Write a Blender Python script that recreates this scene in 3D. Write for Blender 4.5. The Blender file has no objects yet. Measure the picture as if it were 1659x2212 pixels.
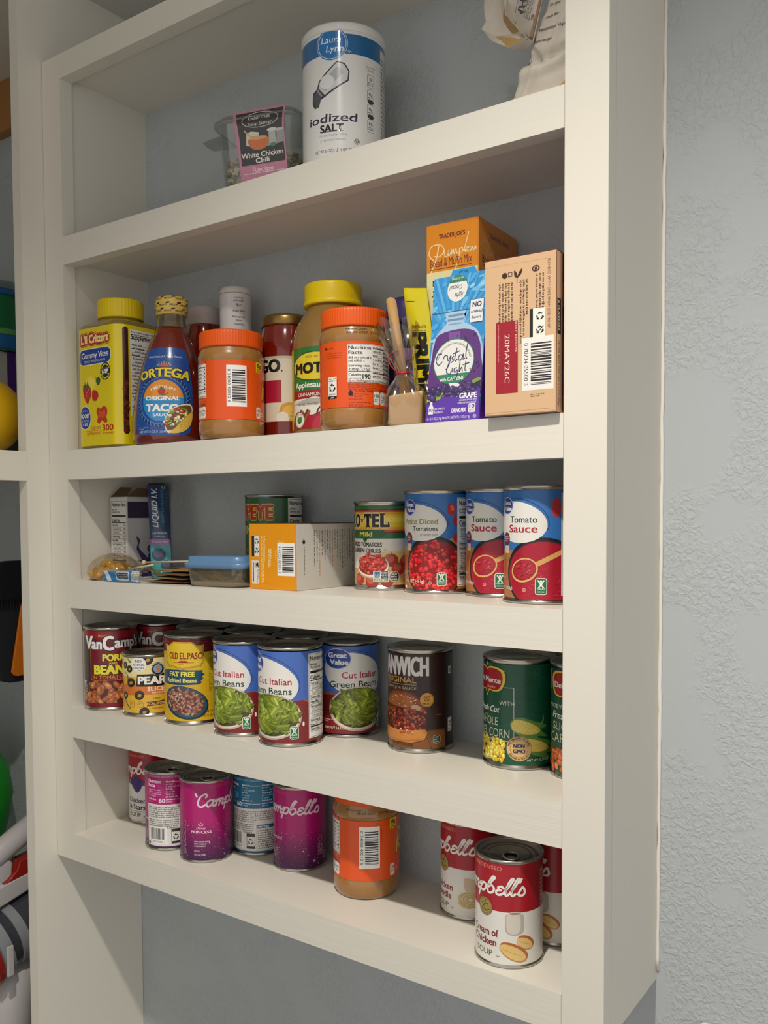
import bpy, bmesh, math, random
from mathutils import Vector, Matrix, noise
rnd = random.Random(7)
sc = bpy.context.scene
COL = sc.collection
R = math.radians
Z0 = 1.5                      # height of the lens above the floor; shelf heights below are relative to it
MM = 0.001

# ------------------------------------------------------------------ camera
cam_d = bpy.data.cameras.new('camera')
cam = bpy.data.objects.new('camera', cam_d); COL.objects.link(cam)
yaw, pitch, roll = .61264, -.04292, -.00477
fw = Vector((-math.sin(yaw)*math.cos(pitch), math.cos(yaw)*math.cos(pitch), math.sin(pitch)))
rt = Vector((math.cos(yaw), math.sin(yaw), 0)); up = rt.cross(fw)
r2 = rt*math.cos(roll)+up*math.sin(roll); u2 = up*math.cos(roll)-rt*math.sin(roll)
CAM = Vector((.30845, -.70484, Z0))
cam.matrix_world = Matrix(((r2.x, u2.x, -fw.x, CAM.x), (r2.y, u2.y, -fw.y, CAM.y), (r2.z, u2.z, -fw.z, CAM.z), (0, 0, 0, 1)))
cam_d.sensor_fit = 'VERTICAL'; cam_d.sensor_height = 24; cam_d.lens = 24*1904.27/2212
cam_d.shift_y = (1196.28-1106)/2212
cam_d.clip_start = .02
sc.camera = cam

# ------------------------------------------------------------------ world, lights, exposure
w = bpy.data.worlds.new('world'); sc.world = w; w.use_nodes = True
bg = w.node_tree.nodes['Background']; bg.inputs[0].default_value = (1, .98, .95, 1); bg.inputs[1].default_value = .56
sp = bpy.data.lights.new('downlight', 'SPOT'); so = bpy.data.objects.new('downlight', sp); COL.objects.link(so)
so.location = (.055, -.63, Z0+.87); sp.energy = 51; sp.color = (1, .95, .865)
sp.spot_size = R(130); sp.spot_blend = 1.0; sp.shadow_soft_size = .022
vs = sc.view_settings
vs.view_transform = 'Standard'; vs.look = 'None'; vs.gamma = 1; vs.use_curve_mapping = False
vs.exposure = 0.46
sc.cycles.max_bounces = 8; sc.cycles.transparent_max_bounces = 16
sc.cycles.use_denoising = True

# ------------------------------------------------------------------ helpers
def lin(c):
    if isinstance(c, str):
        c = c.lstrip('#'); c = [int(c[i:i+2], 16)/255 for i in (0, 2, 4)]
    return tuple(x/12.92 if x <= .04045 else ((x+.055)/1.055)**2.4 for x in c)
MATS = {}
def mat(name, col='#ffffff', rough=.5, metal=0., coat=0., trans=0., spec=.5, ior=1.45, sss=0.):
    if name in MATS: return MATS[name]
    m = bpy.data.materials.new(name); m.use_nodes = True; b = m.node_tree.nodes['Principled BSDF']
    b.inputs['Base Color'].default_value = lin(col)+(1,); b.inputs['Roughness'].default_value = rough
    b.inputs['Metallic'].default_value = metal; b.inputs['Coat Weight'].default_value = coat
    b.inputs['Coat Roughness'].default_value = .08
    b.inputs['Transmission Weight'].default_value = trans; b.inputs['Specular IOR Level'].default_value = spec
    b.inputs['IOR'].default_value = ior
    if sss:
        b.inputs['Subsurface Weight'].default_value = sss; b.inputs['Subsurface Radius'].default_value = (.01, .006, .003)
    MATS[name] = m
    return m
def nodes(m): return m.node_tree.nodes, m.node_tree.links, m.node_tree.nodes['Principled BSDF']
def bumpy(m, scale, strength, dist, detail=4, stretch=(1, 1, 1), distort=0, ramp=None, mask=0):
    n, l, b = nodes(m)
    tc = n.new('ShaderNodeTexCoord'); mp = n.new('ShaderNodeMapping'); mp.inputs['Scale'].default_value = stretch
    l.new(tc.outputs['Object'], mp.inputs[0])
    nz = n.new('ShaderNodeTexNoise'); nz.inputs['Scale'].default_value = scale; nz.inputs['Detail'].default_value = detail
    nz.inputs['Distortion'].default_value = distort; l.new(mp.outputs[0], nz.inputs['Vector'])
    h = nz.outputs['Fac']
    if ramp:
        cr = n.new('ShaderNodeValToRGB'); cr.color_ramp.elements[0].position = ramp[0]; cr.color_ramp.elements[1].position = ramp[1]
        l.new(h, cr.inputs[0]); h = cr.outputs[0]
    if mask:
        n2 = n.new('ShaderNodeTexNoise'); n2.inputs['Scale'].default_value = mask; n2.inputs['Detail'].default_value = 2
        l.new(tc.outputs['Object'], n2.inputs['Vector'])
        c2 = n.new('ShaderNodeValToRGB'); c2.color_ramp.elements[0].position = .42; c2.color_ramp.elements[1].position = .5
        l.new(n2.outputs['Fac'], c2.inputs[0])
        mu = n.new('ShaderNodeMath'); mu.operation = 'MULTIPLY'; l.new(h, mu.inputs[0]); l.new(c2.outputs[0], mu.inputs[1]); h = mu.outputs[0]
    bp = n.new('ShaderNodeBump'); bp.inputs['Strength'].default_value = strength; bp.inputs['Distance'].default_value = dist
    l.new(h, bp.inputs['Height']); l.new(bp.outputs[0], b.inputs['Normal'])
    return m
def clear(name, tint='#ffffff', gloss=.06, rough=.08, body=None, bodyf=.0):
    """thin clear plastic: mostly see-through, a sharp sheen, optional milky body"""
    if name in MATS: return MATS[name]
    m = bpy.data.materials.new(name); m.use_nodes = True; n, l = m.node_tree.nodes, m.node_tree.links
    n.remove(n['Principled BSDF']); out = n['Material Output']
    tr = n.new('ShaderNodeBsdfTransparent'); tr.inputs[0].default_value = lin(tint)+(1,)
    gl = n.new('ShaderNodeBsdfGlossy'); gl.inputs['Roughness'].default_value = rough
    lw = n.new('ShaderNodeLayerWeight'); lw.inputs['Blend'].default_value = .35
    ma = n.new('ShaderNodeMath'); ma.operation = 'MULTIPLY_ADD'; ma.inputs[1].default_value = .45; ma.inputs[2].default_value = gloss
    l.new(lw.outputs['Facing'], ma.inputs[0])
    mx = n.new('ShaderNodeMixShader'); l.new(ma.outputs[0], mx.inputs[0])
    base = tr.outputs[0]
    if body:
        df = n.new('ShaderNodeBsdfDiffuse'); df.inputs[0].default_value = lin(body)+(1,)
        m2 = n.new('ShaderNodeMixShader'); m2.inputs[0].default_value = bodyf
        l.new(tr.outputs[0], m2.inputs[1]); l.new(df.outputs[0], m2.inputs[2]); base = m2.outputs[0]
    l.new(base, mx.inputs[1]); l.new(gl.outputs[0], mx.inputs[2]); l.new(mx.outputs[0], out.inputs[0])
    MATS[name] = m
    return m
def print_mat(name='printed_paper', rough=.38, coat=.25):
    if name in MATS: return MATS[name]
    m = mat(name, rough=rough, coat=coat); n, l, b = nodes(m)
    a = n.new('ShaderNodeAttribute'); a.attribute_name = 'ink'; l.new(a.outputs['Color'], b.inputs['Base Color'])
    return m

def thing(name, label, cat, loc=(0, 0, 0), rotz=0, group=None):
    o = bpy.data.objects.new(name, None); COL.objects.link(o); o.empty_display_size = .02
    o.location = (loc[0], loc[1], Z0+loc[2]); o.rotation_euler = (0, 0, rotz)
    return tag(o, label, cat, group)
def tag(o, label, cat, group=None):
    o['label'] = label; o['category'] = cat
    if group: o['group'] = group
    return o
def finish(name, me, m, parent=None, smooth=False, label=None):
    o = bpy.data.objects.new(name, me); COL.objects.link(o)
    for q in (m if isinstance(m, (list, tuple)) else [m]): me.materials.append(q)
    if smooth: me.shade_smooth()
    if parent: o.parent = parent
    if label: o['label'] = label
    return o
def obj(name, bm, m, parent=None, smooth=False, label=None, sharp=None):
    if sharp is not None:
        for e in bm.edges:
            if len(e.link_faces) == 2 and e.calc_face_angle(0) > sharp: e.smooth = False
    bmesh.ops.recalc_face_normals(bm, faces=bm.faces) if smooth != 'keep' else None
    me = bpy.data.meshes.new(name); bm.to_mesh(me); bm.free()
    o = finish(name, me, m, parent, False, label)
    if smooth:
        for p in me.polygons: p.use_smooth = True
    return o
def bx(bm, x0, x1, y0, y1, z0, z1, bev=0):
    r = bmesh.ops.create_cube(bm, size=1)
    for v in r['verts']: v.co = Vector((x0+(v.co.x+.5)*(x1-x0), y0+(v.co.y+.5)*(y1-y0), z0+(v.co.z+.5)*(z1-z0)))
    if bev: bmesh.ops.bevel(bm, geom=list({e for v in r['verts'] for e in v.link_edges}), offset=bev, segments=2, affect='EDGES', profile=.5)
    return bm
def box(*a, bev=0): return bx(bmesh.new(), *a, bev=bev)
def lathe(prof, seg=48, sx=1, sy=1, bm=None, cap=True, fn=None):
    """prof: (radius, z) list; revolve about Z; fn(angle)->radius factor"""
    bm = bm or bmesh.new(); rings = []
    for r, z in prof:
        if r < 1e-6: rings.append([bm.verts.new((0, 0, z))]); continue
        ring = []
        for i in range(seg):
            a = 2*math.pi*i/seg; k = fn(a) if fn else 1
            ring.append(bm.verts.new((r*k*sx*math.cos(a), r*k*sy*math.sin(a), z)))
        rings.append(ring)
    for a, b in zip(rings, rings[1:]):
        for i in range(seg):
            j = (i+1) % seg
            if len(a) == 1 and len(b) == 1: continue
            if len(a) == 1: bm.faces.new((a[0], b[i], b[j]))
            elif len(b) == 1: bm.faces.new((a[i], b[0], a[j]))
            else: bm.faces.new((a[i], a[j], b[j], b[i]))
    if cap:
        for r in (rings[0], rings[-1]):
            if len(r) > 2:
                try: bm.faces.new(r)
                except ValueError: pass
    return bm
def tube(pts, rad, seg=8, bm=None, closed=False, flat=1.):
    """sweep a round (or flattened) section along a polyline"""
    bm = bm or bmesh.new(); pts = [Vector(p) for p in pts]; n = len(pts); rings = []
    prev = None
    for i, p in enumerate(pts):
        t = ((pts[(i+1) % n] if closed or i < n-1 else p)-(pts[i-1] if closed or i > 0 else p)).normalized()
        a = prev if prev is not None else (Vector((0, 0, 1)) if abs(t.z) < .9 else Vector((1, 0, 0)))
        s = t.cross(a).normalized(); a2 = s.cross(t).normalized(); prev = a2
        rr = rad[i] if isinstance(rad, (list, tuple)) else rad
        rings.append([bm.verts.new(p+(s*math.cos(2*math.pi*k/seg)+a2*flat*math.sin(2*math.pi*k/seg))*rr) for k in range(seg)])
    m = n if closed else n-1
    for i in range(m):
        a, b = rings[i], rings[(i+1) % n]
        for k in range(seg):
            j = (k+1) % seg; bm.faces.new((a[k], a[j], b[j], b[k]))
    if not closed: bm.faces.new(rings[0]); bm.faces.new(rings[-1])
    return bm
def catmull(p, n=6, closed=False):
    out = []; L = len(p); rng = range(L if closed else L-1)
    g = (lambda i: p[i % L]) if closed else (lambda i: p[max(0, min(L-1, i))])
    for i in rng:
        a, b, c, d = g(i-1), g(i), g(i+1), g(i+2)
        for k in range(n):
            t = k/n
            out.append(tuple(.5*(2*b[q]+(c[q]-a[q])*t+(2*a[q]-5*b[q]+4*c[q]-d[q])*t*t+(3*b[q]-a[q]-3*c[q]+d[q])*t**3) for q in range(len(b))))
    if not closed: out.append(tuple(p[-1]))
    return out

# ------------------------------------------------------------------ flat artwork, later wrapped on a surface (units: millimetres)
_glyph = {}
def glyphs(s, off):
    k = (s, off)
    if k not in _glyph:
        cu = bpy.data.curves.new('t', 'FONT'); cu.body = s; cu.size = 1; cu.offset = off; cu.resolution_u = 3; cu.fill_mode = 'FRONT'
        o = bpy.data.objects.new('t', cu); me = o.to_mesh()
        vs_ = [(v.co.x, v.co.y) for v in me.vertices]; fs = [tuple(p.vertices) for p in me.polygons]
        o.to_mesh_clear(); bpy.data.objects.remove(o); bpy.data.curves.remove(cu)
        xs = [v[0] for v in vs_] or [0]
        _glyph[k] = (vs_, fs, min(xs), max(xs))
    return _glyph[k]
CAP = .7
class Art:
    def __init__(s): s.items = []; s.top = 0
    def add(s, v, f, col, lay=None):
        xs = [p[0] for p in v]; ys = [p[1] for p in v]
        if not xs: return
        bb = (min(xs), min(ys), max(xs), max(ys))
        if lay is None:
            lay = 1+max([i[3] for i in s.items if i[4][0] < bb[2] and i[4][2] > bb[0] and i[4][1] < bb[3] and i[4][3] > bb[1]] or [0])
        s.items.append((v, f, col, lay, bb))
    def poly(s, pts, col, lay=None): s.add(list(pts), [tuple(range(len(pts)))], col, lay)
    def rect(s, x, y, w, h, col): s.poly([(x, y), (x+w, y), (x+w, y+h), (x, y+h)], col)
    def rr(s, x, y, w, h, r, col):
        p = []
        for cx, cy, a in ((x+w-r, y+r, -90), (x+w-r, y+h-r, 0), (x+r, y+h-r, 90), (x+r, y+r, 180)):
            p += [(cx+r*math.cos(R(a+t)), cy+r*math.sin(R(a+t))) for t in (0, 30, 60, 90)]
        s.poly(p, col)
    def ell(s, cx, cy, rx, ry, col, rot=0, n=28, a0=0, a1=360, lay=None):
        c, d = math.cos(R(rot)), math.sin(R(rot)); p = []
        m = n if a1-a0 >= 360 else n+1
        for i in range(m):
            t = R(a0+(a1-a0)*i/n); x, y = rx*math.cos(t), ry*math.sin(t); p.append((cx+x*c-y*d, cy+x*d+y*c))
        s.poly(p, col, lay)
    def ring(s, cx, cy, rx, ry, wd, col, n=36):
        v = [(cx+(rx-k*wd)*math.cos(2*math.pi*i/n), cy+(ry-k*wd)*math.sin(2*math.pi*i/n)) for k in (0, 1) for i in range(n)]
        s.add(v, [(i, (i+1) % n, n+(i+1) % n, n+i) for i in range(n)], col)
    def frame(s, x, y, w, h, t, col):
        v = [(x, y), (x+w, y), (x+w, y+h), (x, y+h), (x+t, y+t), (x+w-t, y+t), (x+w-t, y+h-t), (x+t, y+h-t)]
        s.add(v, [(0, 1, 5, 4), (1, 2, 6, 5), (2, 3, 7, 6), (3, 0, 4, 7)], col)
    def line(s, pts, wd, col, smooth=0, taper=False, lay=None):
        if smooth: pts = catmull(pts, smooth)
        n = len(pts); v = []; f = []
        for i, p in enumerate(pts):
            a = pts[max(0, i-1)]; b = pts[min(n-1, i+1)]; dx, dy = b[0]-a[0], b[1]-a[1]; L = math.hypot(dx, dy) or 1
            k = wd/2*(1-.75*abs(2*i/(n-1)-1)**2 if taper else 1)
            v += [(p[0]-dy/L*k, p[1]+dx/L*k), (p[0]+dy/L*k, p[1]-dx/L*k)]
        s.add(v, [(2*i, 2*i+1, 2*i+3, 2*i+2) for i in range(n-1)], col, lay)
    def t(s, txt, x, y, h, col, w=None, al='c', b=0., sh=0., rot=0, ol=None, olw=.04, arc=None):
        """txt with cap height h; x is centre (al c), left (l) or right (r); y is the baseline; b thickens, ol outlines"""
        vs_, fs, x0, x1 = glyphs(txt, 0.)
        k = h/CAP; kx = w/(x1-x0) if w else k
        L = (x1-x0)*kx; ox = {'c': -L/2, 'l': 0, 'r': -L}[al]; c, d = math.cos(R(rot)), math.sin(R(rot))
        def put(dx, dy, colour, lay):
            out = []
            for px, py in vs_:
                q = ox+(px-x0)*kx+sh*py*k+dx; r = py*k+dy
                if arc: q, r = (arc+r)*math.sin(q/arc), (arc+r)*math.cos(q/arc)-arc
                out.append((x+q*c-r*d, y+q*d+r*c))
            s.add(out, fs, colour, lay)
        m = (b+olw if ol else b)*k+.2; bb = (x-L*1.1-m, y-L*1.1-h-m, x+L*1.1+m, y+L*1.1+h+m) if rot or arc else (x+ox-m, y-.4*h-m, x+ox+L+m+sh*h, y+1.3*h+m)
        lay = 1+max([i[3] for i in s.items if i[4][0] < bb[2] and i[4][2] > bb[0] and i[4][1] < bb[3] and i[4][3] > bb[1]] or [0])
        if ol:
            e = (b+olw)*k
            for i in range(8):
                put(e*math.cos(i*math.pi/4), e*math.sin(i*math.pi/4), ol, lay+i*.05)
                if olw > .1: put(.5*e*math.cos((i+.5)*math.pi/4), .5*e*math.sin((i+.5)*math.pi/4), ol, lay+.4+i*.05)
            lay += 1
        e = b*k
        for i, (dx, dy) in enumerate(((0, 0),) if b < .008 else ((-e, 0), (e, 0)) if h < 4 else ((-e, -e*.6), (e, -e*.6), (0, 0), (-e, e*.6), (e, e*.6))): put(dx, dy, col, lay+i*.18)
    def words(s, x, y, w, n, lh, col, k=.45, rot=False, seed=1):
        """print too fine to read: n rows of words made of letter-sized strokes, going down from y"""
        g = random.Random(seed); v = []; f = []; k = min(k, .5)
        for i in range(n):
            q = 0; W = w*(1 if i < n-1 else g.uniform(.5, .95))
            while q < W:
                for c in range(g.randint(2, 9)):
                    if q > W: break
                    L = lh*g.choice((.16, .22, .3, .3)); up = lh*k*g.choice((1, 1, 1, 1.35)); lo = -lh*k*.4 if g.random() < .1 else 0; i0 = len(v)
                    for a, b in ((q, lo), (q+L, lo), (q+L, up), (q, up)):
                        v.append((x+a, y-i*lh+b-lh) if not rot else (x+i*lh-b+lh, y-a) if rot == 1 else (x-i*lh+b-lh, y+a))
                    f.append((i0, i0+1, i0+2, i0+3)); q += L+lh*.13
                q += lh*.3
        if v: s.add(v, f, col)
    def barcode(s, x, y, w, h, col='#16161a', bgc='#eeece8', vert=False, seed=3, digits=None, tx=None):
        s.rect(x, y, w, h, bgc); g = random.Random(seed); v = []; f = []
        m = .1; L = (h if vert else w)*(1-2*m); q = 0; u = L/62
        while q < L-u:
            a = g.choice((1, 1, 1, 2, 2, 3))*u; i0 = len(v)
            if vert: v += [(x+w*.28, y+h*m+q), (x+w*.93, y+h*m+q), (x+w*.93, y+h*m+q+a), (x+w*.28, y+h*m+q+a)]
            else: v += [(x+w*m+q, y+h*.25), (x+w*m+q+a, y+h*.25), (x+w*m+q+a, y+h*.94), (x+w*m+q, y+h*.94)]
            f.append((i0, i0+1, i0+2, i0+3)); q += a+g.choice((1, 1, 2, 2))*u
        s.add(v, f, col)
        if digits:
            if vert: s.t(digits, x+w*.06 if vert == 1 else x+w*.06, y+h*.9, w*.14, col, w=h*.8, al='l', rot=-90)
            else: s.t(digits, x+w*.5, y+h*.05, h*.13, col, w=w*.8)
    def nut(s, x, y, w, h, fg='#1a1a1a', bgc='#efece6', seed=1, two='Nutrition Facts', rows=9):
        if bgc: s.rect(x, y, w, h, bgc); s.frame(x+w*.02, y+h*.01, w*.96, h*.98, max(.18, w*.012), fg)
        u = h/(rows*1.7+9); q = y+h-u*2.4
        s.t(two, x+w*.07, q, u*1.45, fg, w=w*.86, al='l', b=.02); q -= u*.5
        s.words(x+w*.07, q, w*.5, 1, u*1.1, fg, seed=seed); q -= u*1.3
        s.t('Serving size', x+w*.07, q-u*.8, u*.8, fg, al='l', b=.02, w=w*.5); q -= u*1.6
        s.rect(x+w*.07, q-u*.8, w*.86, u*.8, fg); q -= u*1.2
        s.t('Calories', x+w*.07, q-u*1.5, u*1.25, fg, al='l', b=.03, w=w*.48); q -= u*2.1
        s.rect(x+w*.07, q, w*.86, u*.35, fg)
        rw = ('Total Fat 0g', 'Saturated Fat 0g', 'Trans Fat 0g', 'Cholesterol 0mg', 'Sodium 380mg', 'Total Carbohydrate 7g', 'Dietary Fiber 2g', 'Total Sugars 3g', 'Added Sugars 0g', 'Protein 1g', 'Vitamin D 0mcg', 'Calcium 30mg', 'Iron 1mg', 'Potassium 200mg')
        for i in range(rows):
            q -= u*1.5; ind = .07+.06*(i % 5 in (1, 2)); s.t(rw[i % 14], x+w*ind, q+u*.28, u*.85, fg, al='l', b=.02 if i % 5 in (0, 3, 4) else 0, w=w*.03*len(rw[i % 14]))
            s.t(('0%', '0%', '0%', '16%', '3%', '7%')[i % 6], x+w*.92, q+u*.28, u*.85, fg, al='r', b=.02)
            s.rect(x+w*.07, q-u*.12, w*.86, u*(.4 if i == 9 else .1), fg)
    def recyc(s, cx, cy, r, col):
        for a in (90, 210, 330):
            p = []
            for rr_, t in ((1, -48), (.62, -48), (.62, 8), (.4, 8), (.85, 46), (1.2, 8), (1, 8)):
                p.append((cx+r*rr_*math.cos(R(a+t)), cy+r*rr_*math.sin(R(a+t))))
            s.poly(p, col)
    def scatter(s, n, inside, make, seed=1, span=20):
        """n little shapes make(x, y, g) -> list of (pts, col), later ones on top, all inside the test region"""
        g = random.Random(seed); x0, y0, x1, y1 = inside[0]; base = 1+max([i[3] for i in s.items if i[4][0] < x1 and i[4][2] > x0 and i[4][1] < y1 and i[4][3] > y0] or [0])
        todo = []
        tries = 0
        while len(todo) < n and tries < n*20:
            tries += 1; x, y = g.uniform(x0, x1), g.uniform(y0, y1)
            if inside[1](x, y): todo.append((x, y))
        todo.sort(key=lambda p: -p[1]+g.uniform(-3, 3))
        for i, (x, y) in enumerate(todo):
            lay = base+span*i/n
            for j, (pts, col) in enumerate(make(x, y, g)): s.poly(pts, col, lay+j*span/n/6)
    def build(s, name, fn, parent=None, m=None, sx=3., sy=None, clip=None, eps=.02, label=None):
        bm = bmesh.new(); cols = []; idx = {}
        for v, f, col, lay, bb in s.items:
            if col not in idx: idx[col] = len(cols); cols.append(lin(col))
            vv = [bm.verts.new((p[0], p[1], lay*eps)) for p in v]
            for q in f:
                if len(set(q)) < 3: continue
                try: fc = bm.faces.new([vv[i] for i in q]); fc.material_index = idx[col]
                except ValueError: pass
        big = [f for f in bm.faces if len(f.verts) > 4]
        if big: bmesh.ops.triangulate(bm, faces=big)
        def cut(co, no, **k): bmesh.ops.bisect_plane(bm, geom=bm.verts[:]+bm.edges[:]+bm.faces[:], plane_co=co, plane_no=no, dist=1e-5, **k)
        if clip:
            cut((clip[0], 0, 0), (-1, 0, 0), clear_outer=True); cut((clip[2], 0, 0), (1, 0, 0), clear_outer=True)
            cut((0, clip[1], 0), (0, -1, 0), clear_outer=True); cut((0, clip[3], 0), (0, 1, 0), clear_outer=True)
        if bm.verts:
            for ax, st in ((0, sx), (1, sy)):
                if not st: continue
                lo = min(v.co[ax] for v in bm.verts); hi = max(v.co[ax] for v in bm.verts); q = math.ceil(lo/st+1e-6)*st
                while q < hi-1e-6:
                    cut((q, 0, 0) if ax == 0 else (0, q, 0), (1, 0, 0) if ax == 0 else (0, 1, 0)); q += st
        for f in bm.faces:
            if f.normal.z < 0: f.normal_flip()
        def bent(x, y, o):      # keep every layer on the same facets, so that thin layers never poke through each other
            i = math.floor(x/sx+1e-6)*sx if sx else x; j = math.floor(y/sy+1e-6)*sy if sy else y
            def row(q): return fn(q, y, o) if not sy else fn(q, j, o).lerp(fn(q, j+sy, o), (y-j)/sy)
            return row(x) if not sx else row(i).lerp(row(i+sx), (x-i)/sx)
        for v in bm.verts: v.co = bent(v.co.x, v.co.y, v.co.z*MM)
        me = bpy.data.meshes.new(name); bm.to_mesh(me); bm.free()
        ca = me.color_attributes.new('ink', 'FLOAT_COLOR', 'CORNER'); data = [0.]*(4*len(me.loops))
        for p in me.polygons:
            c = cols[p.material_index]
            for li in p.loop_indices: data[4*li:4*li+4] = (c[0], c[1], c[2], 1.)
            p.material_index = 0; p.use_smooth = True
        ca.data.foreach_set('color', data)
        return finish(name, me, m or print_mat(), parent, label=label)
def on_cyl(r, z0=0.):
    """artwork x runs round the cylinder from the -Y side, y runs up"""
    def fn(x, y, o):
        a = x*MM/r; return Vector(((r+o)*math.sin(a), -(r+o)*math.cos(a), z0+y*MM))
    return fn
def on_plane(o, ux, uy):
    o, ux, uy = Vector(o), Vector(ux).normalized(), Vector(uy).normalized(); n = ux.cross(uy)
    return lambda x, y, d: o+ux*x*MM+uy*y*MM+n*(d+1e-5)
def facing(x, y): return math.atan2(CAM.x-x, y-CAM.y)
# ------------------------------------------------------------------ room shell
W = .69; SO = .03876; SL = .03767; T = .0177; D = .14
Z = dict(z0t=.5906, z0b=.56023, z1t=.36057, z1b=.32507, z2t=.0871, z2b=.04897, z3t=-.08116, z3b=-.11814, z4t=-.25014, z4b=-.28953, z5t=-.4193, z5b=-.45476)
plaster = mat('pale_blue_plaster', '#b3b8ba', .6)
bumpy(plaster, 150, .4, .0016, 4, distort=1.0, ramp=(.44, .60), mask=13)
trim = mat('white_trim_paint', '#dcd7cb', .42)
bumpy(trim, 90, .28, .0009, 4, stretch=(.07, 1, 2.0))
trimv = mat('white_trim_paint_upright', '#dcd7cb', .42)
bumpy(trimv, 60, .08, .0008, 3, stretch=(1, 1, .2))
def struct(name, bm, m):
    o = obj(name, bm, m); o['kind'] = 'structure'; return o
def rbox(x0, x1, y0, y1, z0, z1, bev=0): return box(x0, x1, y0, y1, Z0+z0, Z0+z1, bev=bev)
struct('wall_back', rbox(-1.9, 1.7, D, D+.1, -Z0, 1.0), plaster)
struct('floor', rbox(-1.9, 1.7, -2.2, D+.1, -Z0-.05, -Z0), mat('grey_floor', '#8d877e', .5))
struct('ceiling', rbox(-1.9, 1.7, -2.2, D+.1, 1.0, 1.05), mat('white_ceiling', '#cfccc4', .7))
struct('trim_1', rbox(-W-SL, 1.7, .02, D, .7065, 1.0), mat('soffit_paint', '#c9c6bf', .6))
# ------------------------------------------------------------------ the wall shelf unit
su = thing('wall_shelf_unit', 'white painted built-in wall shelf unit with five open shelves full of groceries', 'shelf unit', (0, 0, 0))
su.location = (0, 0, 0)
XL = -W-.003; XR = .0205
obj('stile', rbox(-W-SL, -W, 0, T, Z['z5b'], Z['z0t']), trimv, su)
obj('stile', rbox(0, SO, 0, T, Z['z5b'], Z['z0t'], bev=.0009), trimv, su)
for a, b in (('z0b', 'z0t'), ('z1b', 'z1t'), ('z2b', 'z2t'), ('z3b', 'z3t'), ('z4b', 'z4t'), ('z5b', 'z5t')):
    obj('rail', rbox(-W, 0, 0.0001, T, Z[a], Z[b]), trim, su)
    # the board behind each rail is flush with the rail top; its underside is a little higher than the rail's
    if a == 'z0b': obj('top_board', rbox(XL, XR, T, D, Z['z0b']+.006, Z['z0t']), trim, su)
    else: obj('shelf_board', rbox(XL, XR, T, D, Z[b]-.0285 if a != 'z5b' else Z[a], Z[b]), trim, su)
obj('side_panel', rbox(-W-SL, XL, T, D, Z['z5b'], Z['z0t']), trimv, su)
obj('side_panel', rbox(XR, SO, T, D, Z['z5b'], Z['z0t']), trimv, su)
# bead of paint and caulk in the corner between unit and wall
bm = bmesh.new(); pts = []
for i in range(90):
    z = -.445+i*1.04/89; pts.append((SO+.0014+.0008*noise.noise(Vector((3, 1, z*40))), D-.0008, Z0+z))
tube(pts, [.0016+.0010*abs(noise.noise(Vector((1, 7, i*.37)))) for i in range(90)], 8, bm)
obj('caulk_bead', bm, mat('caulk', '#e6e2d8', .5), su, True)
# ------------------------------------------------------------------ tall pantry cabinet whose face stands at right angles on the left
XP = -W-SL
pc = thing('pantry_cabinet', 'tall white pantry cabinet at the left with its open front facing right', 'cabinet')
pc.location = (0, 0, 0)
g = .0006
obj('stile', rbox(XP-.018, XP-g, -.0335, D-g, -Z0+.001, .7065-g), trimv, pc)
obj('stile', rbox(XP-.018, XP-g, -.95, -.90, -Z0+.001, .7065-g), trimv, pc)
obj('rail', rbox(XP-.018, XP-g, -.8999, -.0336, .0478, .0855), trim, pc)
obj('rail', rbox(XP-.018, XP-g, -.8999, -.0336, .696, .7065-g), trim, pc)
obj('shelf_board', rbox(-1.24, XP-.0182, -.93, D-g, .0600, .0855), trim, pc)
obj('back_panel', rbox(-1.26, -1.2405, -.95, D-g, -Z0+.001, .7065-g), mat('pantry_inside', '#a9aeb0', .6), pc)
obj('side_panel', rbox(-1.24, XP-.0182, -.95, -.931, -Z0+.001, .7065-g), trimv, pc)
obj('top_board', rbox(-1.24, XP-.0182, -.93, D-g, .6960, .7065-g), trim, pc)

obj('wood_cleat', rbox(-1.235, XP-.02, .122, D-g, .617, .6955), mat('raw_pine', '#a8743a', .6), pc)
obj('shelf_board', rbox(-1.24, XP-.0182, -.93, D-g, -.83, -.80), trim, pc)
# ------------------------------------------------------------------ tins
steel = mat('tin_steel', '#b9b6ae', .24, 1.)
steel_d = mat('tin_lid_steel', '#8f8d88', .34, 1.)
PAPER = print_mat()
LABELS = {}
def star(cx, cy, r, k=.4, n=5, rot=90):
    return [(cx+r*(1 if i % 2 == 0 else k)*math.cos(R(rot+180*i/n)), cy+r*(1 if i % 2 == 0 else k)*math.sin(R(rot+180*i/n))) for i in range(2*n)]
def X(r): return lambda s: r*math.asin(max(-1, min(1, s)))
def in_ell(cx, cy, rx, ry, rot=0):
    c, d = math.cos(R(rot)), math.sin(R(rot)); m = max(rx, ry)
    return ((cx-m, cy-m, cx+m, cy+m), lambda x, y: (((x-cx)*c+(y-cy)*d)/rx)**2+((-(x-cx)*d+(y-cy)*c)/ry)**2 < 1)
def in_box(x0, y0, x1, y1): return ((x0, y0, x1, y1), lambda x, y: True)
def shade(c, k):
    c = c.lstrip('#'); return '#'+''.join('%02x' % max(0, min(255, int(int(c[i:i+2], 16)*k))) for i in (0, 2, 4))
def blob(x, y, rx, ry, rot, n=9):
    c, d = math.cos(R(rot)), math.sin(R(rot))
    return [(x+rx*math.cos(t)*c-ry*math.sin(t)*d, y+rx*math.cos(t)*d+ry*math.sin(t)*c) for t in (2*math.pi*i/n for i in range(n))]
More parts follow.
